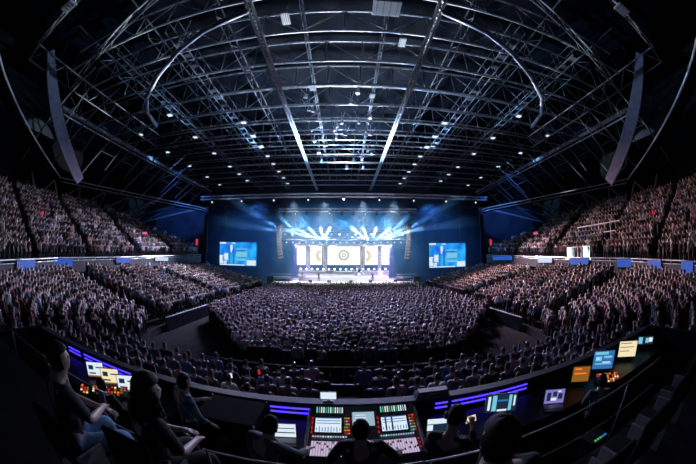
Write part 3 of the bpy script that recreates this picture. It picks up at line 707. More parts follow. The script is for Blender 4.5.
for i, p in enumerate(near):
    hv = R.choice(['hair', 'hairbrown']); o = bpy.data.objects.new('person', PR[p['kind'], hv]); C.objects.link(o)
    o.location = (p['x'], p['y'], p['z']); o.rotation_euler = (0, 0, -p['h']); o.scale = (p['sc'] * .96, p['sc'], p['sc']); o.color = (*p['shirt'][1], 1)
    sh = p['shirt'][0]; s = p['side']
    if p['sec'] == 'end': lb = 'person in %s top, end block %s half, row %d up, %s from centre aisle' % (sh, s, p['row'], nth(p['seat'])); g = 'spectators in the end block'
    elif p['sec'] == 'corner': lb = 'person in %s top, %s corner stand, row %d from floor, %s from end block' % (sh, s, p['row'], nth(p['seat'])); g = 'spectators in the %s corner stand' % s
    elif p['sec'] == 'side': lb = 'person in %s top, %s side stand, row %d from floor, %s from near end' % (sh, s, p['row'], nth(p['seat'])); g = 'spectators in the %s side stand' % s
    elif p['sec'] == 'upper': lb = 'person in %s top, %s upper tier, row %d up, %s seat from near end' % (sh, s, p['row'], nth(p['seat'])); g = 'spectators in the %s upper tier' % s
    else: lb = 'person in %s top standing on the floor, row %d from back, %s from left' % (sh, p['row'], nth(p['seat'])); g = 'spectators standing on the arena floor'
    tag(o, lb, 'person', g)
for x, y, z, sh, kd, lb in ((-4.2, 48.6, 1.5, (.01, .01, .012), 'phone', 'singer in dark clothes standing at left on the bright stage'), (2.7, 51.1, 2.3, (.02, .02, .03), 'clap', 'drummer behind the drum kit at the back of the stage'),
                            (4.9, 48.9, 1.5, (.02, .02, .03), 'clap', 'musician in dark clothes on the stage right of the drums'), (-7.2, 49.6, 1.5, (.05, .05, .06), 'clap', 'musician standing behind the keyboard at the left of the stage')):
    o = bpy.data.objects.new('person', PR[kd, 'hair']); C.objects.link(o); o.location = (x, y, z); o.rotation_euler = (0, 0, math.pi); o.color = (*sh, 1); tag(o, lb, 'person', 'performers on the stage')
# all the others: one crowd
low = []
for kind in ('stand', 'clap', 'up', 'phone'):
    me, seg = crowd_person(kind, 0); nv = len(me.vertices)
    co = np.array([v.co[:] for v in me.vertices]); z = np.array([seg(v.co) for v in me.vertices])
    low.append((kind, co, z, [tuple(f.vertices) for f in me.polygons])); bpy.data.meshes.remove(me)
lowd = {k: (co, z, f) for k, co, z, f in low}
CV, CF, CT, off = [], [], [], 0
for p in people:
    if p.get('near') or p['y'] < -3: continue
    co, z, f = lowd[p['kind']]; a = -p['h']; ca, sa = math.cos(a), math.sin(a); s = p['sc']
    v = np.empty_like(co); v[:, 0] = (co[:, 0] * ca - co[:, 1] * sa) * s + p['x']; v[:, 1] = (co[:, 0] * sa + co[:, 1] * ca) * s + p['y']; v[:, 2] = co[:, 2] * s + p['z']
    k = R.uniform(.8, 1.15); pal = np.array([(.44 * k, .31 * k, .27 * k, 1), R.choice([(.03, .02, .016, 1), (.07, .04, .025, 1), (.02, .016, .015, 1), (.2, .14, .08, 1)]), (*p['shirt'][1], 1), (.015, .016, .022, 1), (.4 * k, .29 * k, .25 * k, 1) if R.random() < .4 else (*p['shirt'][1], 1)])
    CV.append(v); CT.append(pal[z]); CF += [tuple(i + off for i in q) for q in f]; off += len(co)
me = bpy.data.meshes.new('crowd'); me.from_pydata(np.concatenate(CV).tolist(), [], CF); me.materials.append(M['crowd'])
ca = me.color_attributes.new('tone', 'FLOAT_COLOR', 'POINT'); ca.data.foreach_set('color', np.concatenate(CT).astype(np.float32).ravel())
me.polygons.foreach_set('use_smooth', [True] * len(me.polygons))
o = bpy.data.objects.new('crowd', me); C.objects.link(o); tag(o, 'the rest of the audience filling the floor and all the stands', 'crowd', kind='stuff')
# ------------------------------------------------------------------ mixing position in front of the camera
FZ, TZ, DZ = 2.2, 3.4, 2.85
struct(MB().box((0, 2.0, 1.1), (17.4, 4.6, 2.2)), 'floor_mixing_platform', 'terrace')
mb = MB(); mb.box((0, 4.26, 1.56), (17.4, .12, 3.12)); struct(mb, 'wall_mixing_front', 'drape')
struct(MB().box((0, 4.26, 3.14), (17.4, .2, .04)), 'trim_1', 'fascia')
for s, w in ((-1, 'left'), (1, 'right')): struct(MB().box((s * 8.75, -1, 1.6), (.12, 10.6, 3.2)), 'wall_mixing_' + w, 'drape')
mb = MB(); mb.box((-4.8, -2.5, 2.8), (7.7, 9.1, 1.2)); mb.box((3.87, -2.8, 2.8), (9.64, 8.5, 1.2)); struct(mb, 'floor_terrace', 'terrace')
t = thing('guard_rail', 'thin pale guard rail along the terrace edge in front of the camera', 'railing', (0, 1.4, TZ))
MB().tube((-.93, 0, .8), (3.6, 0, .8), .009, 8).build('top_rail', 'railmetal', t, True)
for x in (-.9, .9, 2.7): MB().tube((x, 0, 0), (x, 0, .8), .012, 8).build('post', 'darksteel', t, True)
MB().tube((-.93, 0, .45), (3.6, 0, .45), .006, 8).build('middle_rail', 'darksteel', t, True)
t = thing('guard_rail', 'dark guard rail in front of the seated pair at the lower left', 'railing', (0, 2.02, TZ))
MB().tube((-8, 0, .5), (-2.6, 0, .5), .008, 8).build('top_rail', 'railmetal', t, True)
for x in (-7.8, -6, -4.2, -2.7): MB().tube((x, 0, 0), (x, 0, .5), .012, 8).build('post', 'darksteel', t, True)
for k in range(3):
    t = thing('step_edge', '%s pale metal step edge at the lower left beside the seated man' % nth(k + 1), 'step', (-3.4, 2.2 + .28 * k, 3.15 - .28 * k), 0, 'steps down to the mixing desk')
    MB().box((0, 0, -.02), (2.0, .26, .05)).build('tread', 'concrete', t); MB().box((0, .13, .0), (2.0, .02, .03)).build('nosing', 'railmetal', t)

def desk(lb, x0, x1):
    t = thing('control_desk', lb, 'desk', ((x0 + x1) / 2, 3.6, FZ)); L = x1 - x0
    MB().box((0, 0, DZ - FZ - .02), (L, .95, .04), bev=.01).build('worktop', 'deskdark', t)
    for x in (-L / 2 + .1, L / 2 - .1):
        for y in (-.4, .4): MB().tube((x, y, 0), (x, y, DZ - FZ - .04), .025).build('leg', 'darksteel', t)
desk('long dark desk along the front wall left of the mixing console', -7.6, -2.75); desk('small dark desk with a laptop just left of the mixing console', -1.2, -.52)
desk('long dark desk along the front wall right of the mixing console', 1.14, 7.9)
for x0, x1, lb in ((-6.8, -6.2, 'short double violet light strip at the far left of the desk wall'), (-6.02, -4.25, 'long double violet light strip above the left desk screens'),
                   (-1.2, -.55, 'violet light strip left of the mixing console'), (1.5, 1.72, 'short violet light strip just right of the mixing console'), (1.8, 3.4, 'long double violet light strip behind the right tech')):
    t = thing('light_strip', lb, 'lamp', ((x0 + x1) / 2, 4.18, 3.0), 0, 'violet light strips on the desk wall')
    MB().box((0, 0, .0), (x1 - x0, .03, .2)).build('backing', 'blackgloss', t)
    for dz in (-.045, .045): MB().box((0, -.025, dz), (x1 - x0, .02, .022)).build('tube', 'purple', t)

# the mixing console
CXM = .27
t = thing('mixing_console', 'large lit mixing console with two screen bays in front of the engineer', 'console', (CXM, 3.0, FZ))
def slab(y0, z0, y1, z1, x0, x1, th=.06):
    d = Vector((0, y1 - y0, z1 - z0)).normalized(); n = Vector((0, -d.z, d.y)); v = []
    for x in (x0, x1):
        for (y, z) in ((y0, z0), (y1, z1)):
            v += [Vector((x, y, z)), Vector((x, y, z)) - n * th]
    return v, [(0, 4, 6, 2), (1, 3, 7, 5), (0, 2, 3, 1), (4, 5, 7, 6), (0, 1, 5, 4), (2, 6, 7, 3)]
Z = lambda z: z - FZ
PR1 = ((-.04, Z(2.98)), (.32, Z(3.03))); PR2 = ((.32, Z(3.03)), (.72, Z(3.2))); PR3 = ((.72, Z(3.2)), (.86, Z(3.29)))
mb = MB(); mb.box((0, .42, Z(2.88)), (1.5, .9, .16)); mb.build('body', 'desk', t)
mb = MB()
for a, b in (PR1, PR2, PR3): mb.add(*slab(a[0], a[1], b[0], b[1], -.75, .75, .08))
mb.build('control_surface', 'desk', t)
for x in (-.77, .77): MB().box((x, .42, Z(2.95)), (.04, .98, .34), 0, Matrix.Rotation(rad(16), 3, 'X'), .015).build('side_cheek', 'railmetal', t)
for x in (-.6, .6): MB().box((x, .42, Z(2.5)), (.1, .6, .6)).build('leg', 'darksteel', t)
def on(pr, f, x, lift=.004):
    (y0, z0), (y1, z1) = pr; d = Vector((0, y1 - y0, z1 - z0)); n = Vector((0, -d.z, d.y)).normalized(); return Vector((x, y0, z0)) + d * f + n * lift, Matrix.Rotation(math.atan2(d.z, d.y), 3, 'X')
for bx, w in ((-.46, 'left'), (.46, 'right')):
    p, r = on(PR2, .55, bx - .03, .008); b = MB().box(p, (.40, .3, .02), 0, r, .006).build('screen_bay', 'blackgloss', t)
    p, r = on(PR2, .55, bx - .03, .02); MB().box(p, (.36, .26, .006), 0, r).build('display', 'scrwhite', b)
    mb = MB()
    for k in range(9): p, r = on(PR2, .36 + .0 * k, bx - .19 + .04 * k, .025); mb.box(p, (.012, .1 * R.uniform(.3, 1), .004), 0, r)
    for k in range(3): p, r = on(PR2, .62 + .11 * k, bx - .03, .025); mb.box(p, (.33, .012, .004), 0, r)
    mb.build('screen_bars', 'scrblue', b)
    if w == 'right':
        mb = MB()
        for dx in (-.12, -.03): p, r = on(PR2, .55, bx - .03 + dx, .026); mb.box(p, (.022, .25, .004), 0, r)
        mb.build('dark_columns', 'scrdark', b)
    p, r = on(PR3, .5, bx - .02, .01); MB().box(p, (.44, .12, .02), 0, r, .005).build('meter_bridge', 'blackgloss', t)
    for k in range(12):
        p, r = on(PR3, .5, bx - .2 + .033 * k, .024); MB().box(p, (.016, .1, .006), 0, r).build('level_meter', ('keywhite', 'keygreen', 'keywhite')[k % 3] if k % 5 else 'scrcyan', t)
    for k in range(14):
        p, r = on(PR1, .42, bx - .23 + .034 * k, .004); f = MB().box(p, (.026, .3, .006), 0, r).build('fader_slot', 'keyviolet', t)
        p, r = on(PR1, R.uniform(.2, .75), bx - .23 + .034 * k, .016); MB().box(p, (.018, .035, .02), 0, r, .004).build('fader_cap', 'blackgloss', f)
        p, r = on(PR2, .08, bx - .23 + .034 * k, .01); MB().box(p, (.02, .02, .014), 0, r, .003).build('channel_button', R.choice(['keywhite', 'keyviolet', 'scrcyan']), t)
    for k in range(18):
        p, r = on(PR2, .22 + .13 * (k // 3), bx + .2 + .028 * (k % 3), .01); MB().box(p, (.018, .018, .014), 0, r, .003).build('colour_button', R.choice(['keyorange', 'keygreen', 'keyred', 'scrcyan', 'keyorange']), t)
    for k in range(4): p, r = on(PR2, .25 + .2 * k, bx - .255, .01); MB().box(p, (.018, .04, .014), 0, r, .003).build('colour_button', 'keyred', t)
    for k in range(3): p, r = on(PR1, .25 + .25 * k, bx + .26, .01); MB().lathe(p, [(.012, 0), (.01, .015)], 10, 0, r @ Vector((0, 0, 1))).build('knob', 'keyred' if w == 'right' else 'keywhite', t)

p, r = on(PR2, .72, 0, .012); b = MB().box(p, (.35, .36, .03), 0, r, .008).build('centre_bay', 'desk', t)
p, r = on(PR2, .8, 0, .03); MB().box(p, (.31, .26, .006), 0, r).build('display', 'scrpale', b)
mb = MB()
for k in range(4): p, r = on(PR2, .6 + .12 * k, -.04, .035); mb.box(p, (.2 - .02 * k, .012, .004), 0, r)
mb.build('screen_lines', 'scrwhite', b)
def monitor(lb, x, y, zc, w, h, m, rz=0, tilt=-8, bez='blackgloss', z0=DZ, detail=None, name='monitor'):
    t = thing(name, lb, 'monitor', (x, y, z0), rz); zc -= z0; q = Matrix.Rotation(rad(tilt), 3, 'X')
    MB().box((0, .03, .01), (min(.26, w * .6), .17, .02), bev=.006).build('base', 'blackgloss', t); MB().tube((0, .05, .02), (0, .05, max(.06, zc)), .018).build('neck', 'blackgloss', t)
    c = MB().box((0, 0, zc), (w, .035, h), 0, q, .008).build('case', bez, t)
    MB().box(Vector((0, 0, zc)) + q @ Vector((0, -.02, 0)), (w - .03, .006, h - .03), 0, q).build('display', m, c)
    if detail:
        for mm, L in detail.items():
            mb = MB()
            for u0, v0, u1, v1 in L: mb.box(Vector((0, 0, zc)) + q @ Vector(((u0 + u1 - 1) / 2 * (w - .03), -.025, (1 - v0 - v1) / 2 * (h - .03))), ((u1 - u0) * (w - .03), .004, (v1 - v0) * (h - .03)), 0, q)
            mb.build('picture_block', mm, c)
    return t
def laptop(lb, x, y, w, m, rz=0, bez='blackgloss', keys='desk', detail=None):
    t = thing('laptop', lb, 'laptop', (x, y, DZ), rz); d = w * .68; q = Matrix.Rotation(rad(-18), 3, 'X')
    b = MB().box((0, -d * .5, .012), (w, d, .024), bev=.006).build('base', bez, t); MB().box((0, -d * .38, .026), (w * .9, d * .5, .004)).build('keys', keys, b)
    hc = Vector((0, 0, .02)); c = hc + q @ Vector((0, 0, d * .5)); l = MB().box(c, (w, .014, d), 0, q, .004).build('lid', bez, t)
    MB().box(c + q @ Vector((0, -.009, 0)), (w - .03, .004, d - .03), 0, q).build('display', m, l)
    if detail:
        for mm, L in detail.items():
            mb = MB()
            for u0, v0, u1, v1 in L: mb.box(c + q @ Vector(((u0 + u1 - 1) / 2 * (w - .03), -.013, (1 - v0 - v1) / 2 * (d - .03))), ((u1 - u0) * (w - .03), .003, (v1 - v0) * (d - .03)), 0, q)
            mb.build('picture_block', mm, l)
    return t
laptop('laptop with a pale striped screen left of the mixing console', -.85, 3.5, .36, 'scrwhite', rad(6), detail={'desk': [(.05, .3, .95, .36), (.05, .62, .95, .7)]})
laptop('laptop with a white topped screen right of the mixing console', 1.36, 3.55, .34, 'scrdark', rad(-8), detail={'scrwhite': [(.02, .0, .98, .42), (.02, .5, .3, .98)]})
monitor('large monitor with pale frame and dark blue columns behind the dark head', 2.5, 3.66, 3.1, .56, .34, 'scrdark', rad(-20), -12, 'white', detail={'scrcyan': [(.2, .05, .34, .95), (.74, .05, .84, .95)], 'scrwhite': [(.06, .1, .14, .9), (.9, .1, .96, .7), (.38, .86, .7, .97)], 'scrblue': [(.38, .3, .7, .4)]})
laptop('laptop with a violet screen on the right desk', 3.55, 3.4, .42, 'scrviolet', rad(-30), detail={'scrdark': [(.1, .2, .3, .8), (.4, .15, .6, .5), (.68, .3, .9, .7)], 'scrwhite': [(.32, .6, .6, .8), (.64, .1, .8, .2)]})
monitor('dim orange monitor on the right desk beside the violet laptop', 4.5, 3.66, 3.12, .42, .34, 'scrorange', rad(-38), -8, detail={'keyorange': [(.1, .1, .5, .2), (.1, .4, .8, .5)]})
monitor('bright blue monitor on the right desk above the orange key console', 5.32, 3.68, 3.2, .56, .42, 'scrblue', rad(-42), -8, detail={'scrcyan': [(.05, .05, .7, .2), (.1, .3, .4, .55), (.5, .28, .9, .4), (.1, .68, .9, .75)], 'scrwhite': [(.15, .35, .3, .48), (.45, .6, .85, .66)]})
monitor('pale yellow monitor on the right desk beyond the bright blue one', 6.45, 3.66, 3.16, .56, .4, 'scryellow', rad(-48), -8, detail={'scrorange': [(.08, .1, .7, .15), (.08, .35, .85, .4), (.08, .6, .6, .65)]})
monitor('small pale blue monitor at the far right end of the desk', 7.5, 3.62, 3.12, .55, .24, 'scrdark', rad(-54), -8, detail={'scrcyan': [(.04, .1, .3, .9), (.5, .2, .7, .8)], 'scrwhite': [(.72, .15, .96, .7)]})
t = thing('lighting_console', 'small lighting console covered in orange lit keys below the blue monitor', 'console', (5.15, 3.3, DZ), rad(-38))
q = Matrix.Rotation(rad(14), 3, 'X'); MB().box((0, 0, .06), (.62, .36, .07), 0, q, .012).build('body', 'blackgloss', t)
for i in range(9):
    for j in range(5):
        if R.random() < .22: continue
        MB().box(Vector((0, 0, .06)) + q @ Vector((-.26 + .064 * i, -.13 + .065 * j, .042)), (.042, .04, .016), 0, q, .004).build('key', R.choice(['keyorange', 'keyorange', 'keyred', 'scryellow', 'scrorange']), t)
for k, (x, m, lb) in enumerate(((-5.02, 'scrwhite', 'leftmost of the three monitors on the left desk'), (-4.5, 'scryellow', 'middle of the three monitors on the left desk'), (-3.98, 'scrwhite', 'rightmost of the three monitors on the left desk'))):
    monitor(lb, x, 3.72, 3.06, .44, .34, m, rad(38 - 3 * k), -10, detail={'scrdark': [(.1, .2, .4, .5), (.55, .3, .9, .38), (.1, .7, .5, .8)], 'scrorange': [(.0, .9, 1, 1)]})
t = thing('lighting_console', 'lighting console with amber keys below the three left monitors', 'console', (-4.35, 3.28, DZ), rad(36))
MB().box((0, 0, .06), (1.1, .34, .07), 0, q, .012).build('body', 'blackgloss', t)
for i in range(15):
    for j in range(4):
        if R.random() < .3: continue
        MB().box(Vector((0, 0, .06)) + q @ Vector((-.49 + .07 * i, -.11 + .07 * j, .042)), (.045, .04, .016), 0, q, .004).build('key', R.choice(['keyorange', 'scrorange', 'scrorange', 'keyred', 'scryellow']), t)
monitor('small glowing white violet screen on the wall ahead of the console', -.25, 4.27, 3.27, .28, .15, 'scrwhite', 0, -12, z0=3.16, name='display_screen')
t = thing('wedge_case', 'dark wedge shaped case lying on the wall right of the console', 'case', (1.45, 4.27, 3.16))
MB().add([(-.3, -.12, 0), (.3, -.12, 0), (.3, .12, 0), (-.3, .12, 0), (-.24, -.06, .12), (.26, -.06, .12), (.28, .1, .12), (-.22, .1, .12)], [(0, 3, 2, 1), (4, 5, 6, 7), (0, 1, 5, 4), (1, 2, 6, 5), (2, 3, 7, 6), (3, 0, 4, 7)]).build('shell', 'darksteel', t)
MB().tube((-.1, -.1, .09), (.1, -.1, .09), .012).build('handle', 'railmetal', t)
t = thing('flight_case', 'tall black flight case standing between console and left desk', 'case', (-1.72, 3.7, FZ))
MB().box((0, 0, .5), (.98, .8, .9), bev=.02).build('body', 'black', t)
mb = MB()
for x in (-.49, .49):
    for y in (-.4, .4): mb.tube((x, y, .06), (x, y, .95), .018, 6)
mb.build('corner_edge', 'darksteel', t)
for x in (-.38, .38):
    for y in (-.3, .3): MB().lathe((x, y, .035), [(.035, -.015), (.035, .015)], 10, 0, (1, 0, 0)).build('caster', 'blackgloss', t)
MB().box((0, -.41, .6), (.2, .02, .1), bev=.008).build('handle', 'darksteel', t)
t = thing('radio_receiver', 'small box with green and blue pilot lights in the dark lower right', 'receiver', (3.45, 2.05, FZ))
MB().box((0, 0, .34), (.4, .3, .68), bev=.02).build('rack', 'blackgloss', t)
for k in range(5): MB().box((-.12 + .06 * k, -.1, .69), (.03, .04, .012)).build('pilot_light', 'keygreen' if k < 3 else 'scrblue', t)

# chairs: seat, backrest, post, foot star
def office_chair(lb, x, y, rz):
    t = thing('swivel_chair', lb, 'chair', (x, y, FZ), rz); MB().box((0, 0, .46), (.46, .44, .08), bev=.03).build('seat', 'seat', t); MB().box((0, -.25, .78), (.42, .06, .5), bev=.025).build('backrest', 'seat', t)
    MB().tube((0, 0, .08), (0, 0, .42), .03).build('post', 'darksteel', t)
    for k in range(5):
        a = 2 * math.pi * k / 5; l = MB().tube((0, 0, .09), (.26 * math.cos(a), .26 * math.sin(a), .06), .02).build('foot', 'darksteel', t); MB().ball((.26 * math.cos(a), .26 * math.sin(a), .03), .03, 8).build('caster', 'blackgloss', l)
office_chair('dark swivel chair under the tech at the left desk', -3.7, 2.72, rad(30)); office_chair('dark swivel chair under the tech at the right desk', 4.0, 2.62, rad(-35))
FS = None
for x, y, lb in ((-2.1, 1.02, 'black folding seat under the seated man at the left'), (-1.38, 1.3, 'black folding seat under the long haired woman'), (.7, .82, 'black folding seat under the dark haired figure at lower right'),
                 (1.5, .85, 'first empty black folding seat right of the dark haired figure'), (2.15, .88, 'second empty black folding seat right of the dark haired figure'), (2.8, .92, 'third empty black folding seat right of the dark haired figure'), (3.45, .96, 'fourth empty black folding seat right of the dark haired figure')):
    if FS is None:
        FS = t = thing('folding_seat', lb, 'seat', (x, y, TZ), 0, 'terrace seats')
        MB().box((0, .03, .43), (.44, .42, .05), bev=.02).build('seat_pad', 'seat', t); MB().box((0, -.22, .72), (.44, .045, .42), bev=.02).build('backrest', 'seat', t)
        for a in (-1, 1): MB().box((a * .24, -.04, .3), (.03, .34, .6), bev=.01).build('side_frame', 'darksteel', t)
    else: c = copy_of(FS, lb, (x, y, TZ))

# ------------------------------------------------------------------ people round the mixing desk
def figure(lb, loc, rz, J, top, legs, hair='crewhair', style='short', fwd=(0, 1, 0), sleeves='long', sc=1., shoes='blackgloss', fist=False):
    root = thing('person', lb, 'person', loc, rz, None); root.scale = (sc, sc, sc); V = {k: Vector(v) for k, v in J.items()}; fwd = Vector(fwd).normalized()
    up = (V['crown'] - V['head']).normalized(); sd = fwd.cross(up).normalized(); fwd = up.cross(sd).normalized()
    k = Skel(); k.p('pelvis', V['pelvis'], (.15, .12)); k.p('waist', V['waist'], (.135, .105), 'pelvis'); k.p('chest', V['chest'], (.16, .115), 'waist'); k.p('neck', V['neck'], .056, 'chest')
    k.p('head', V['head'], (.085, .095), 'neck'); k.p('crown', V['crown'], (.06, .07), 'head')
    for S, s in (('L', -1), ('R', 1)):
        k.p('sh' + S, V['sh' + S], .064, 'chest'); k.p('el' + S, V['el' + S], .044, 'sh' + S); k.p('wr' + S, V['wr' + S], .028, 'el' + S)
        d = (V['wr' + S] - V['el' + S]).normalized(); lat = d.cross(Vector((0, 0, 1))); lat = (lat if lat.length > .1 else d.cross(Vector((0, 1, 0)))).normalized(); nn = lat.cross(d).normalized()
        if nn.z > 0: nn = -nn
        pm = V['wr' + S] + d * .075; k.p('palm' + S, pm, (.036, .026), 'wr' + S)
        for f, (o, L) in enumerate(((-.03, .07), (-.01, .08), (.01, .075), (.03, .058))):
            c = .25 if not fist else .9
            a = pm + d * .035 + lat * o; b = a + (d * (1 - c * .5) + nn * c).normalized() * L * .55; e = b + (d * (1 - c) + nn * c * 1.3).normalized() * L * .5
            k.p('f%d%sa' % (f, S), a, .0095, 'palm' + S); k.p('f%d%sb' % (f, S), b, .0088, 'f%d%sa' % (f, S)); k.p('f%d%sc' % (f, S), e, .0075, 'f%d%sb' % (f, S))
        a = pm - d * .03 + lat * .034 * -s; b = a + (d * .7 - lat * s * .6 + nn * .2).normalized() * .045; k.p('t%sa' % S, a, .011, 'palm' + S); k.p('t%sb' % S, b, .009, 't%sa' % S); k.p('t%sc' % S, b + (d + nn * .3).normalized() * .03, .008, 't%sb' % S)
        k.p('hip' + S, V['hip' + S], .088, 'pelvis'); k.p('knee' + S, V['knee' + S], .06, 'hip' + S); k.p('ankle' + S, V['ankle' + S], .04, 'knee' + S); k.p('toe' + S, V['toe' + S], .034, 'ankle' + S)
    me = skin_mesh(k.v, k.e, k.r, 2); hc = V['head'] + up * .012
    def hr(dv):      # head radius along a direction: skull, brow, nose, chin
        x, y, z = dv.dot(sd), dv.dot(fwd), dv.dot(up); r = 1 / math.sqrt((x / .076) ** 2 + (y / .098) ** 2 + (z / .118) ** 2)
        if y > .2: r += .024 * math.exp(-((x / .16) ** 2 + ((z + .16) / .2) ** 2)) * y - .008 * math.exp(-(((abs(x) - .36) / .16) ** 2 + ((z - .06) / .12) ** 2)) + .006 * math.exp(-((x / .3) ** 2 + ((z + .85) / .2) ** 2)) + .006 * math.exp(-((x / .25) ** 2 + ((z + .5) / .08) ** 2))
        return r
    for v in me.vertices:
        dv = v.co - hc
        if dv.dot(up) > -.1 and dv.length < .2 and abs(dv.dot(sd)) < .14:
            w_ = min(1, max(0, (dv.dot(up) + .1) / .04)); n = dv.normalized(); v.co = v.co.lerp(hc + n * hr(n), w_)
    me.materials.clear(); me.materials.append(M['skin']); me.polygons.foreach_set('use_smooth', [True] * len(me.polygons)); me.name = 'body'
    b = bpy.data.objects.new('body', me); C.objects.link(b); b.parent = root
    for s in (-1, 1):
        MB().ball(hc + sd * s * .03 + fwd * .088 + up * .008, .0115, 8).build('eye', 'eye', root, True); MB().ball(hc + sd * s * .078 - fwd * .005 - up * .012, (.012, .022, .032), 8).build('ear', 'skin', root, True)
    # clothes
    def cloth(name, names, rr, m):
        q = Skel(); idx = {n: i for i, n in enumerate(names)}
        q.v = [k.v[k.n[n]] for n in names]; q.r = rr; q.e = []
        for a, b_ in k.e:
            na, nb = list(k.n)[a], list(k.n)[b_]
            if na in idx and nb in idx: q.e.append((idx[na], idx[nb]))
        me = skin_mesh(q.v, q.e, q.r, 2); me.materials.clear(); me.materials.append(M[m]); me.polygons.foreach_set('use_smooth', [True] * len(me.polygons)); me.name = name
        o = bpy.data.objects.new(name, me); C.objects.link(o); o.parent = root; return o
    k.p('collar', V['chest'].lerp(V['neck'], .62), .1); k.e.append((k.n['chest'], k.n['collar']))
    N = ['pelvis', 'waist', 'chest', 'collar']; rr = [(.165, .135), (.15, .12), (.178, .13), (.075, .07)]
    for S in 'LR':
        N += ['sh' + S, 'el' + S]; rr += [.08, .057]
        if sleeves == 'long':
            k.p('cuff' + S, V['el' + S].lerp(V['wr' + S], .9), .04); k.e.append((k.n['el' + S], k.n['cuff' + S])); N.append('cuff' + S); rr.append(.042)
    cloth('shirt', N, rr, top)
    N = ['pelvis', 'waist']; rr = [(.16, .13), (.142, .112)]
    for S in 'LR': N += ['hip' + S, 'knee' + S, 'ankle' + S]; rr += [.102, .074, .06]
    cloth('trousers', N, rr, legs)
    for S in 'LR':
        d = (V['toe' + S] - V['ankle' + S]); d.z = 0; d.normalize(); MB().ball(V['ankle' + S] + d * .07 + Vector((0, 0, -.03)), (.05 + abs(d.x) * .08, .05 + abs(d.y) * .08, .05), 12).build('shoe', shoes, root, True)
    # hair shell
    mb = MB(); n1, n2 = 26, 16; vs = []; fs = []; rr2 = random.Random(lb)
    for j in range(n2 + 1):
        t_ = math.pi * j / n2
        for i in range(n1):
            f = 2 * math.pi * i / n1; dv = (sd * math.sin(t_) * math.sin(f) + fwd * math.sin(t_) * math.cos(f) + up * math.cos(t_)); y, z = math.sin(t_) * math.cos(f), math.cos(t_)
            vs.append(hc + dv * (hr(dv) + (.016 if style == 'short' else .034) + rr2.uniform(-.004, .006)))
    for j in range(n2):
        for i in range(n1):
            f = 2 * math.pi * (i + .5) / n1; t_ = math.pi * (j + .5) / n2; y, z = math.sin(t_) * math.cos(f), math.cos(t_)
            if (z > .5 and y < .78 or y < .12 and z > -.62 or y < -.2 and z > -.8) : fs.append((j * n1 + i, j * n1 + (i + 1) % n1, (j + 1) * n1 + (i + 1) % n1, (j + 1) * n1 + i))
    mb.add(vs, fs)
    if style == 'long':
        for i in range(22):
            a = rad(70 + 220 * i / 21); p = hc + (sd * math.sin(a) + fwd * math.cos(a)) * .105 + up * .03; pts = [p]
            for s_ in range(6): p = p + Vector((rr2.uniform(-.008, .008), rr2.uniform(-.008, .008), -.062)) + (sd * math.sin(a) + fwd * math.cos(a)) * (.012 if s_ < 3 else -.004); pts.append(p)
            for a_, b_, w0, w1 in zip(pts[:-1], pts[1:], (.03, .032, .034, .032, .028, .02), (.032, .034, .032, .028, .02, .006)): mb.tube(a_, b_, w0, 7, 0, w1)
    mb.build('hair', hair, root, True); return root, V, hc, up, sd, fwd
def std(**kw):
    J = dict(pelvis=(0, 0, .93), waist=(0, 0, 1.1), chest=(0, .01, 1.31), neck=(0, .02, 1.48), head=(0, .05, 1.575), crown=(0, .04, 1.665))
    for s, S in ((-1, 'L'), (1, 'R')): J.update({'hip' + S: (s * .1, 0, .88), 'knee' + S: (s * .11, .03, .49), 'ankle' + S: (s * .12, 0, .08), 'toe' + S: (s * .13, .15, .04), 'sh' + S: (s * .19, 0, 1.4), 'el' + S: (s * .27, .04, 1.13), 'wr' + S: (s * .2, .26, 1.02)})
    J.update(kw); return J
def sit(**kw):
    J = dict(pelvis=(0, 0, .53), waist=(0, -.01, .7), chest=(0, .03, .92), neck=(0, .06, 1.09), head=(0, .1, 1.18), crown=(0, .09, 1.27))
    for s, S in ((-1, 'L'), (1, 'R')): J.update({'hip' + S: (s * .1, .03, .5), 'knee' + S: (s * .14, .44, .52), 'ankle' + S: (s * .14, .46, .09), 'toe' + S: (s * .15, .6, .05), 'sh' + S: (s * .19, .03, 1.01), 'el' + S: (s * .26, .12, .76), 'wr' + S: (s * .12, .34, .7)})
    J.update(kw); return J
figure('mixing engineer in dark shirt seen from behind, right hand on the console', (.16, 2.42, FZ), 0, std(elR=(.4, .1, 1.1), wrR=(.5, .42, .93), elL=(-.32, .1, 1.08), wrL=(-.26, .42, .93)), 'darkshirt', 'blackcloth', sc=1.0)
figure('dark haired tech leaning on the small desk left of the engineer', (-.86, 2.42, FZ), rad(-28), std(chest=(0, .08, 1.26), neck=(0, .13, 1.4), head=(0, .19, 1.5), crown=(0, .2, 1.59), shL=(-.19, .07, 1.34), shR=(.19, .07, 1.34), elR=(.27, .28, 1.14), wrR=(.22, .5, 1.06), elL=(-.27, .25, 1.12), wrL=(-.14, .46, .98)), 'greyshirt', 'blackcloth')
r4 = figure('tech with headset and raised glowing phone right of the console', (1.06, 2.36, FZ), rad(-40), std(head=(0, .09, 1.66), crown=(0, .13, 1.745), neck=(0, .04, 1.52), elR=(.28, .1, 1.16), wrR=(.16, .3, 1.42), elL=(-.27, .1, 1.14), wrL=(-.1, .36, 1.2)), 'darkshirt', 'blackcloth', fwd=(0, .9, -.4), fist=True)
figure('dark haired person seated close to the camera at lower right, seen from behind', (.68, .84, TZ), rad(-4), sit(), 'darkshirt', 'blackcloth', sc=1.06)
figure('seated man in dark shirt and blue jeans with clasped hands at the left', (-2.12, 1.04, TZ), rad(-14), sit(wrR=(.05, .36, .74), wrL=(-.03, .37, .72), elR=(.27, .14, .8), elL=(-.27, .14, .8), kneeL=(-.08, .44, .54), kneeR=(.2, .46, .52)), 'darkshirt', 'jeans', sc=1.07, fwd=(.15, 1, -.05), sleeves='short')
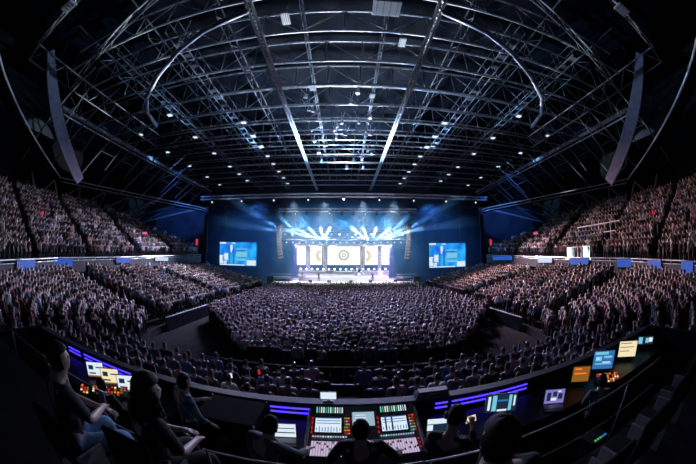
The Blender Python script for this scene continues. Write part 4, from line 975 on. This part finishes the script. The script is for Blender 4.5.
figure('woman with long dark hair seated at the lower left', (-1.36, 1.34, TZ), rad(-26), sit(), 'darkshirt', 'blackcloth', style='long', fwd=(.35, 1, -.05), sc=.98, sleeves='short')
figure('person in blue patterned top standing by the black flight case', (-2.16, 3.1, FZ), rad(-35), std(elR=(.3, .05, 1.14), wrR=(.3, .22, .98), wrL=(-.1, .3, 1.2)), 'patterned', 'blackcloth')
figure('tech seated in front of the three left monitors, seen from behind', (-3.7, 2.74, FZ), rad(28), sit(), 'darkshirt', 'blackcloth')
figure('tech in greenish grey top seated at the right desk by the orange monitor', (4.0, 2.64, FZ), rad(-33), sit(), 'greyshirt', 'blackcloth')
# headset worn by the right tech, phone in the hand
root, V, hc, up, sd, fwd = r4
mb = MB(); pts = [hc + sd * .1 * math.cos(rad(a)) + up * (.135 * math.sin(rad(a)) - .01) for a in range(0, 181, 15)]; mb.path(pts, .009, 8); h = mb.build('headset', 'blackgloss', root)
for s in (-1, 1): MB().ball(hc + sd * s * .1 - up * .015, (.03, .045, .05), 12).build('ear_cup', 'blackgloss', h, True)
p = Matrix.Rotation(rad(-40), 3, 'Z') @ Vector((.1, .40, 1.46)) + Vector((1.06, 2.36, FZ))
t = thing('phone', 'phone with bright yellow screen held up by the right tech', 'phone', p, rad(10)); q = Matrix.Rotation(rad(-30), 3, 'X')
MB().box((0, 0, 0), (.15, .012, .09), 0, q, .004).build('case', 'blackgloss', t); MB().box(q @ Vector((0, -.008, 0)), (.14, .004, .08), 0, q).build('display', 'scryellow', t)
for (x, y, z, lb, mm) in ((-2.9, 6.6, 2.4, 'small bright phone held up in the crowd left of the aisle', 'scrwhite'), (2.35, 6.2, 2.35, 'small bright phone held up in the crowd right of the aisle', 'scrwhite'), (-2.3, 7.2, 2.35, 'small red lit phone in the crowd left of the aisle', 'keyred')):
    t = thing('phone', lb, 'phone', (x, y, z), .2); MB().box((0, 0, 0), (.075, .01, .15), bev=.004).build('case', 'blackgloss', t); MB().box((0, -.007, 0), (.068, .004, .14)).build('display', mm, t)
# ------------------------------------------------------------------ light
def spot(name, loc, to, power, col, size=60, blend=.4, r=.3):
    l = bpy.data.lights.new(name, 'SPOT'); l.energy = power; l.color = col; l.spot_size = rad(size); l.spot_blend = blend; l.shadow_soft_size = r
    o = bpy.data.objects.new(name, l); C.objects.link(o); o.location = loc
    o.rotation_euler = (Vector(to) - Vector(loc)).to_track_quat('-Z', 'Y').to_euler(); return o
# light thrown from the stage over the audience
for x in (-9, 0, 9): spot('audience_wash', (x, 44, 14.6), (x * .9, 25, 0), 23000, (.52, .5, 1), 62, .8, .4)
for s, c in ((-1, (.74, .7, 1)), (1, (1, .66, .74))): spot('side_wash', (s * 12, 44, 14.6), (s * 22, 22, 2), 52000, c, 60, .8, .4)
for s in (-1, 1): spot('desk_fill', (s * 20, 44, 14.7), (s * 1.2, 1.4, 4.4), 12000, (.8, .8, 1), 10, .8, .3)  # narrow spots added to brighten the people round the desk
# roof wash
for x in (-14, 14): spot('roof_wash', (x, 44, 15.6), (x * .75, 27, 20.8), 26000, (.25, .52, 1), 46, .9, .4)
for x in (-3, 3): spot('roof_key', (x, 44, 15.6), (x * 2, 18, 21.5), 80000, (.74, .83, 1), 46, .9, .3)
spot('roof_far', (0, 44, 15.8), (0, 38, 20.5), 42000, (.42, .68, 1), 130, .9, .4)
for s in (-1, 1): spot('curtain_fill', (s * 25, 36, 19.4), (s * 29, 45.3, 10), 9000, (.06, .24, 1), 80, .9, .4)  # blue spots added without a fixture, to brighten the stage-side walls
# beams
for x, tx in ((-3.4, -.5), (-3.6, -3.6), (-4.0, -7.5), (-4.4, -12), (-4.8, -17), (3.9, -2.2), (4.3, 1.2), (5.0, 5.2), (5.7, 9.5), (6.4, 14), (7.0, 19)):
    spot('beam', (x, 50.1, 8.75), (tx, 38, 12.2), 150000, (.72, .9, 1), 6.5, .3, .04)
for x, to in ((-10, (-22, 42, 17)), (10, (22, 42, 17)), (-9, (-26, 42, 12)), (9, (26, 42, 12)), (8, (12, 40, 14)), (-8, (-12, 40, 14))): spot('beam', (x, 49.9, 9.8), to, 90000, (.2, .5, 1), 10, .5, .1)
# stage wash
for x in (-8, -3, 3, 8): spot('stage_wash', (x, 44.2, 14.8), (x, 50, 1.5), 13000, (.75, .87, 1), 66, .6, .3)
for x in (-6, 6): spot('violet_wash', (x * 1.4, 51, 8), (x * 1.1, 48.6, 1.5), 12000, (.65, .35, 1), 60, .6, .3)
for x in (-8, 0, 8): spot('backdrop_wash', (x, 53, 12.5), (x, 62, 9), 32000, (.12, .5, 1), 110, .8, .5)
for s in (-1, 1): spot('wall_wash', (s * 14, 48, 15), (s * 18, 52, 8), 9000, (.06, .27, 1), 120, .8, .5)
# haze around the stage
mb = MB(); mb.box((0, 53, 9.6), (46, 16.8, 19)); hz = mb.build('haze', [], label='thin blue smoke haze hanging around the stage', cat='haze', kind='stuff')
m = bpy.data.materials.new('haze'); m.use_nodes = True; nt = m.node_tree; nt.nodes.clear(); out = nt.nodes.new('ShaderNodeOutputMaterial'); vs = nt.nodes.new('ShaderNodeVolumeScatter')
vs.inputs['Color'].default_value = (.55, .78, 1, 1); vs.inputs['Density'].default_value = .014; vs.inputs['Anisotropy'].default_value = .35
mb = MB(); mb.ball((0, 48.4, 9.8), (14, 3.7, 4.2), 28); h2 = mb.build('haze', [], label='denser smoke haze among the light beams above the stage front', cat='haze', kind='stuff')
nt.links.new(vs.outputs['Volume'], out.inputs['Volume']); hz.data.materials.append(m)
m2 = m.copy(); m2.name = 'beam_haze'; h2.data.materials.append(m2)
for n in m2.node_tree.nodes:
    if n.type == 'VOLUME_SCATTER': n.inputs['Density'].default_value = .03
w = bpy.data.worlds.new('dark_hall'); SC.world = w; w.use_nodes = True
w.node_tree.nodes['Background'].inputs['Color'].default_value = (.25, .35, .8, 1); w.node_tree.nodes['Background'].inputs['Strength'].default_value = .002
SC.view_settings.view_transform = 'Standard'; SC.view_settings.look = 'None'; SC.view_settings.exposure = 0; SC.view_settings.gamma = 1; SC.view_settings.use_curve_mapping = False
SC.cycles.use_denoising = True; SC.cycles.max_bounces = 4; SC.cycles.diffuse_bounces = 1; SC.cycles.volume_bounces = 0; SC.cycles.use_adaptive_sampling = False
bpy.context.view_layer.update()
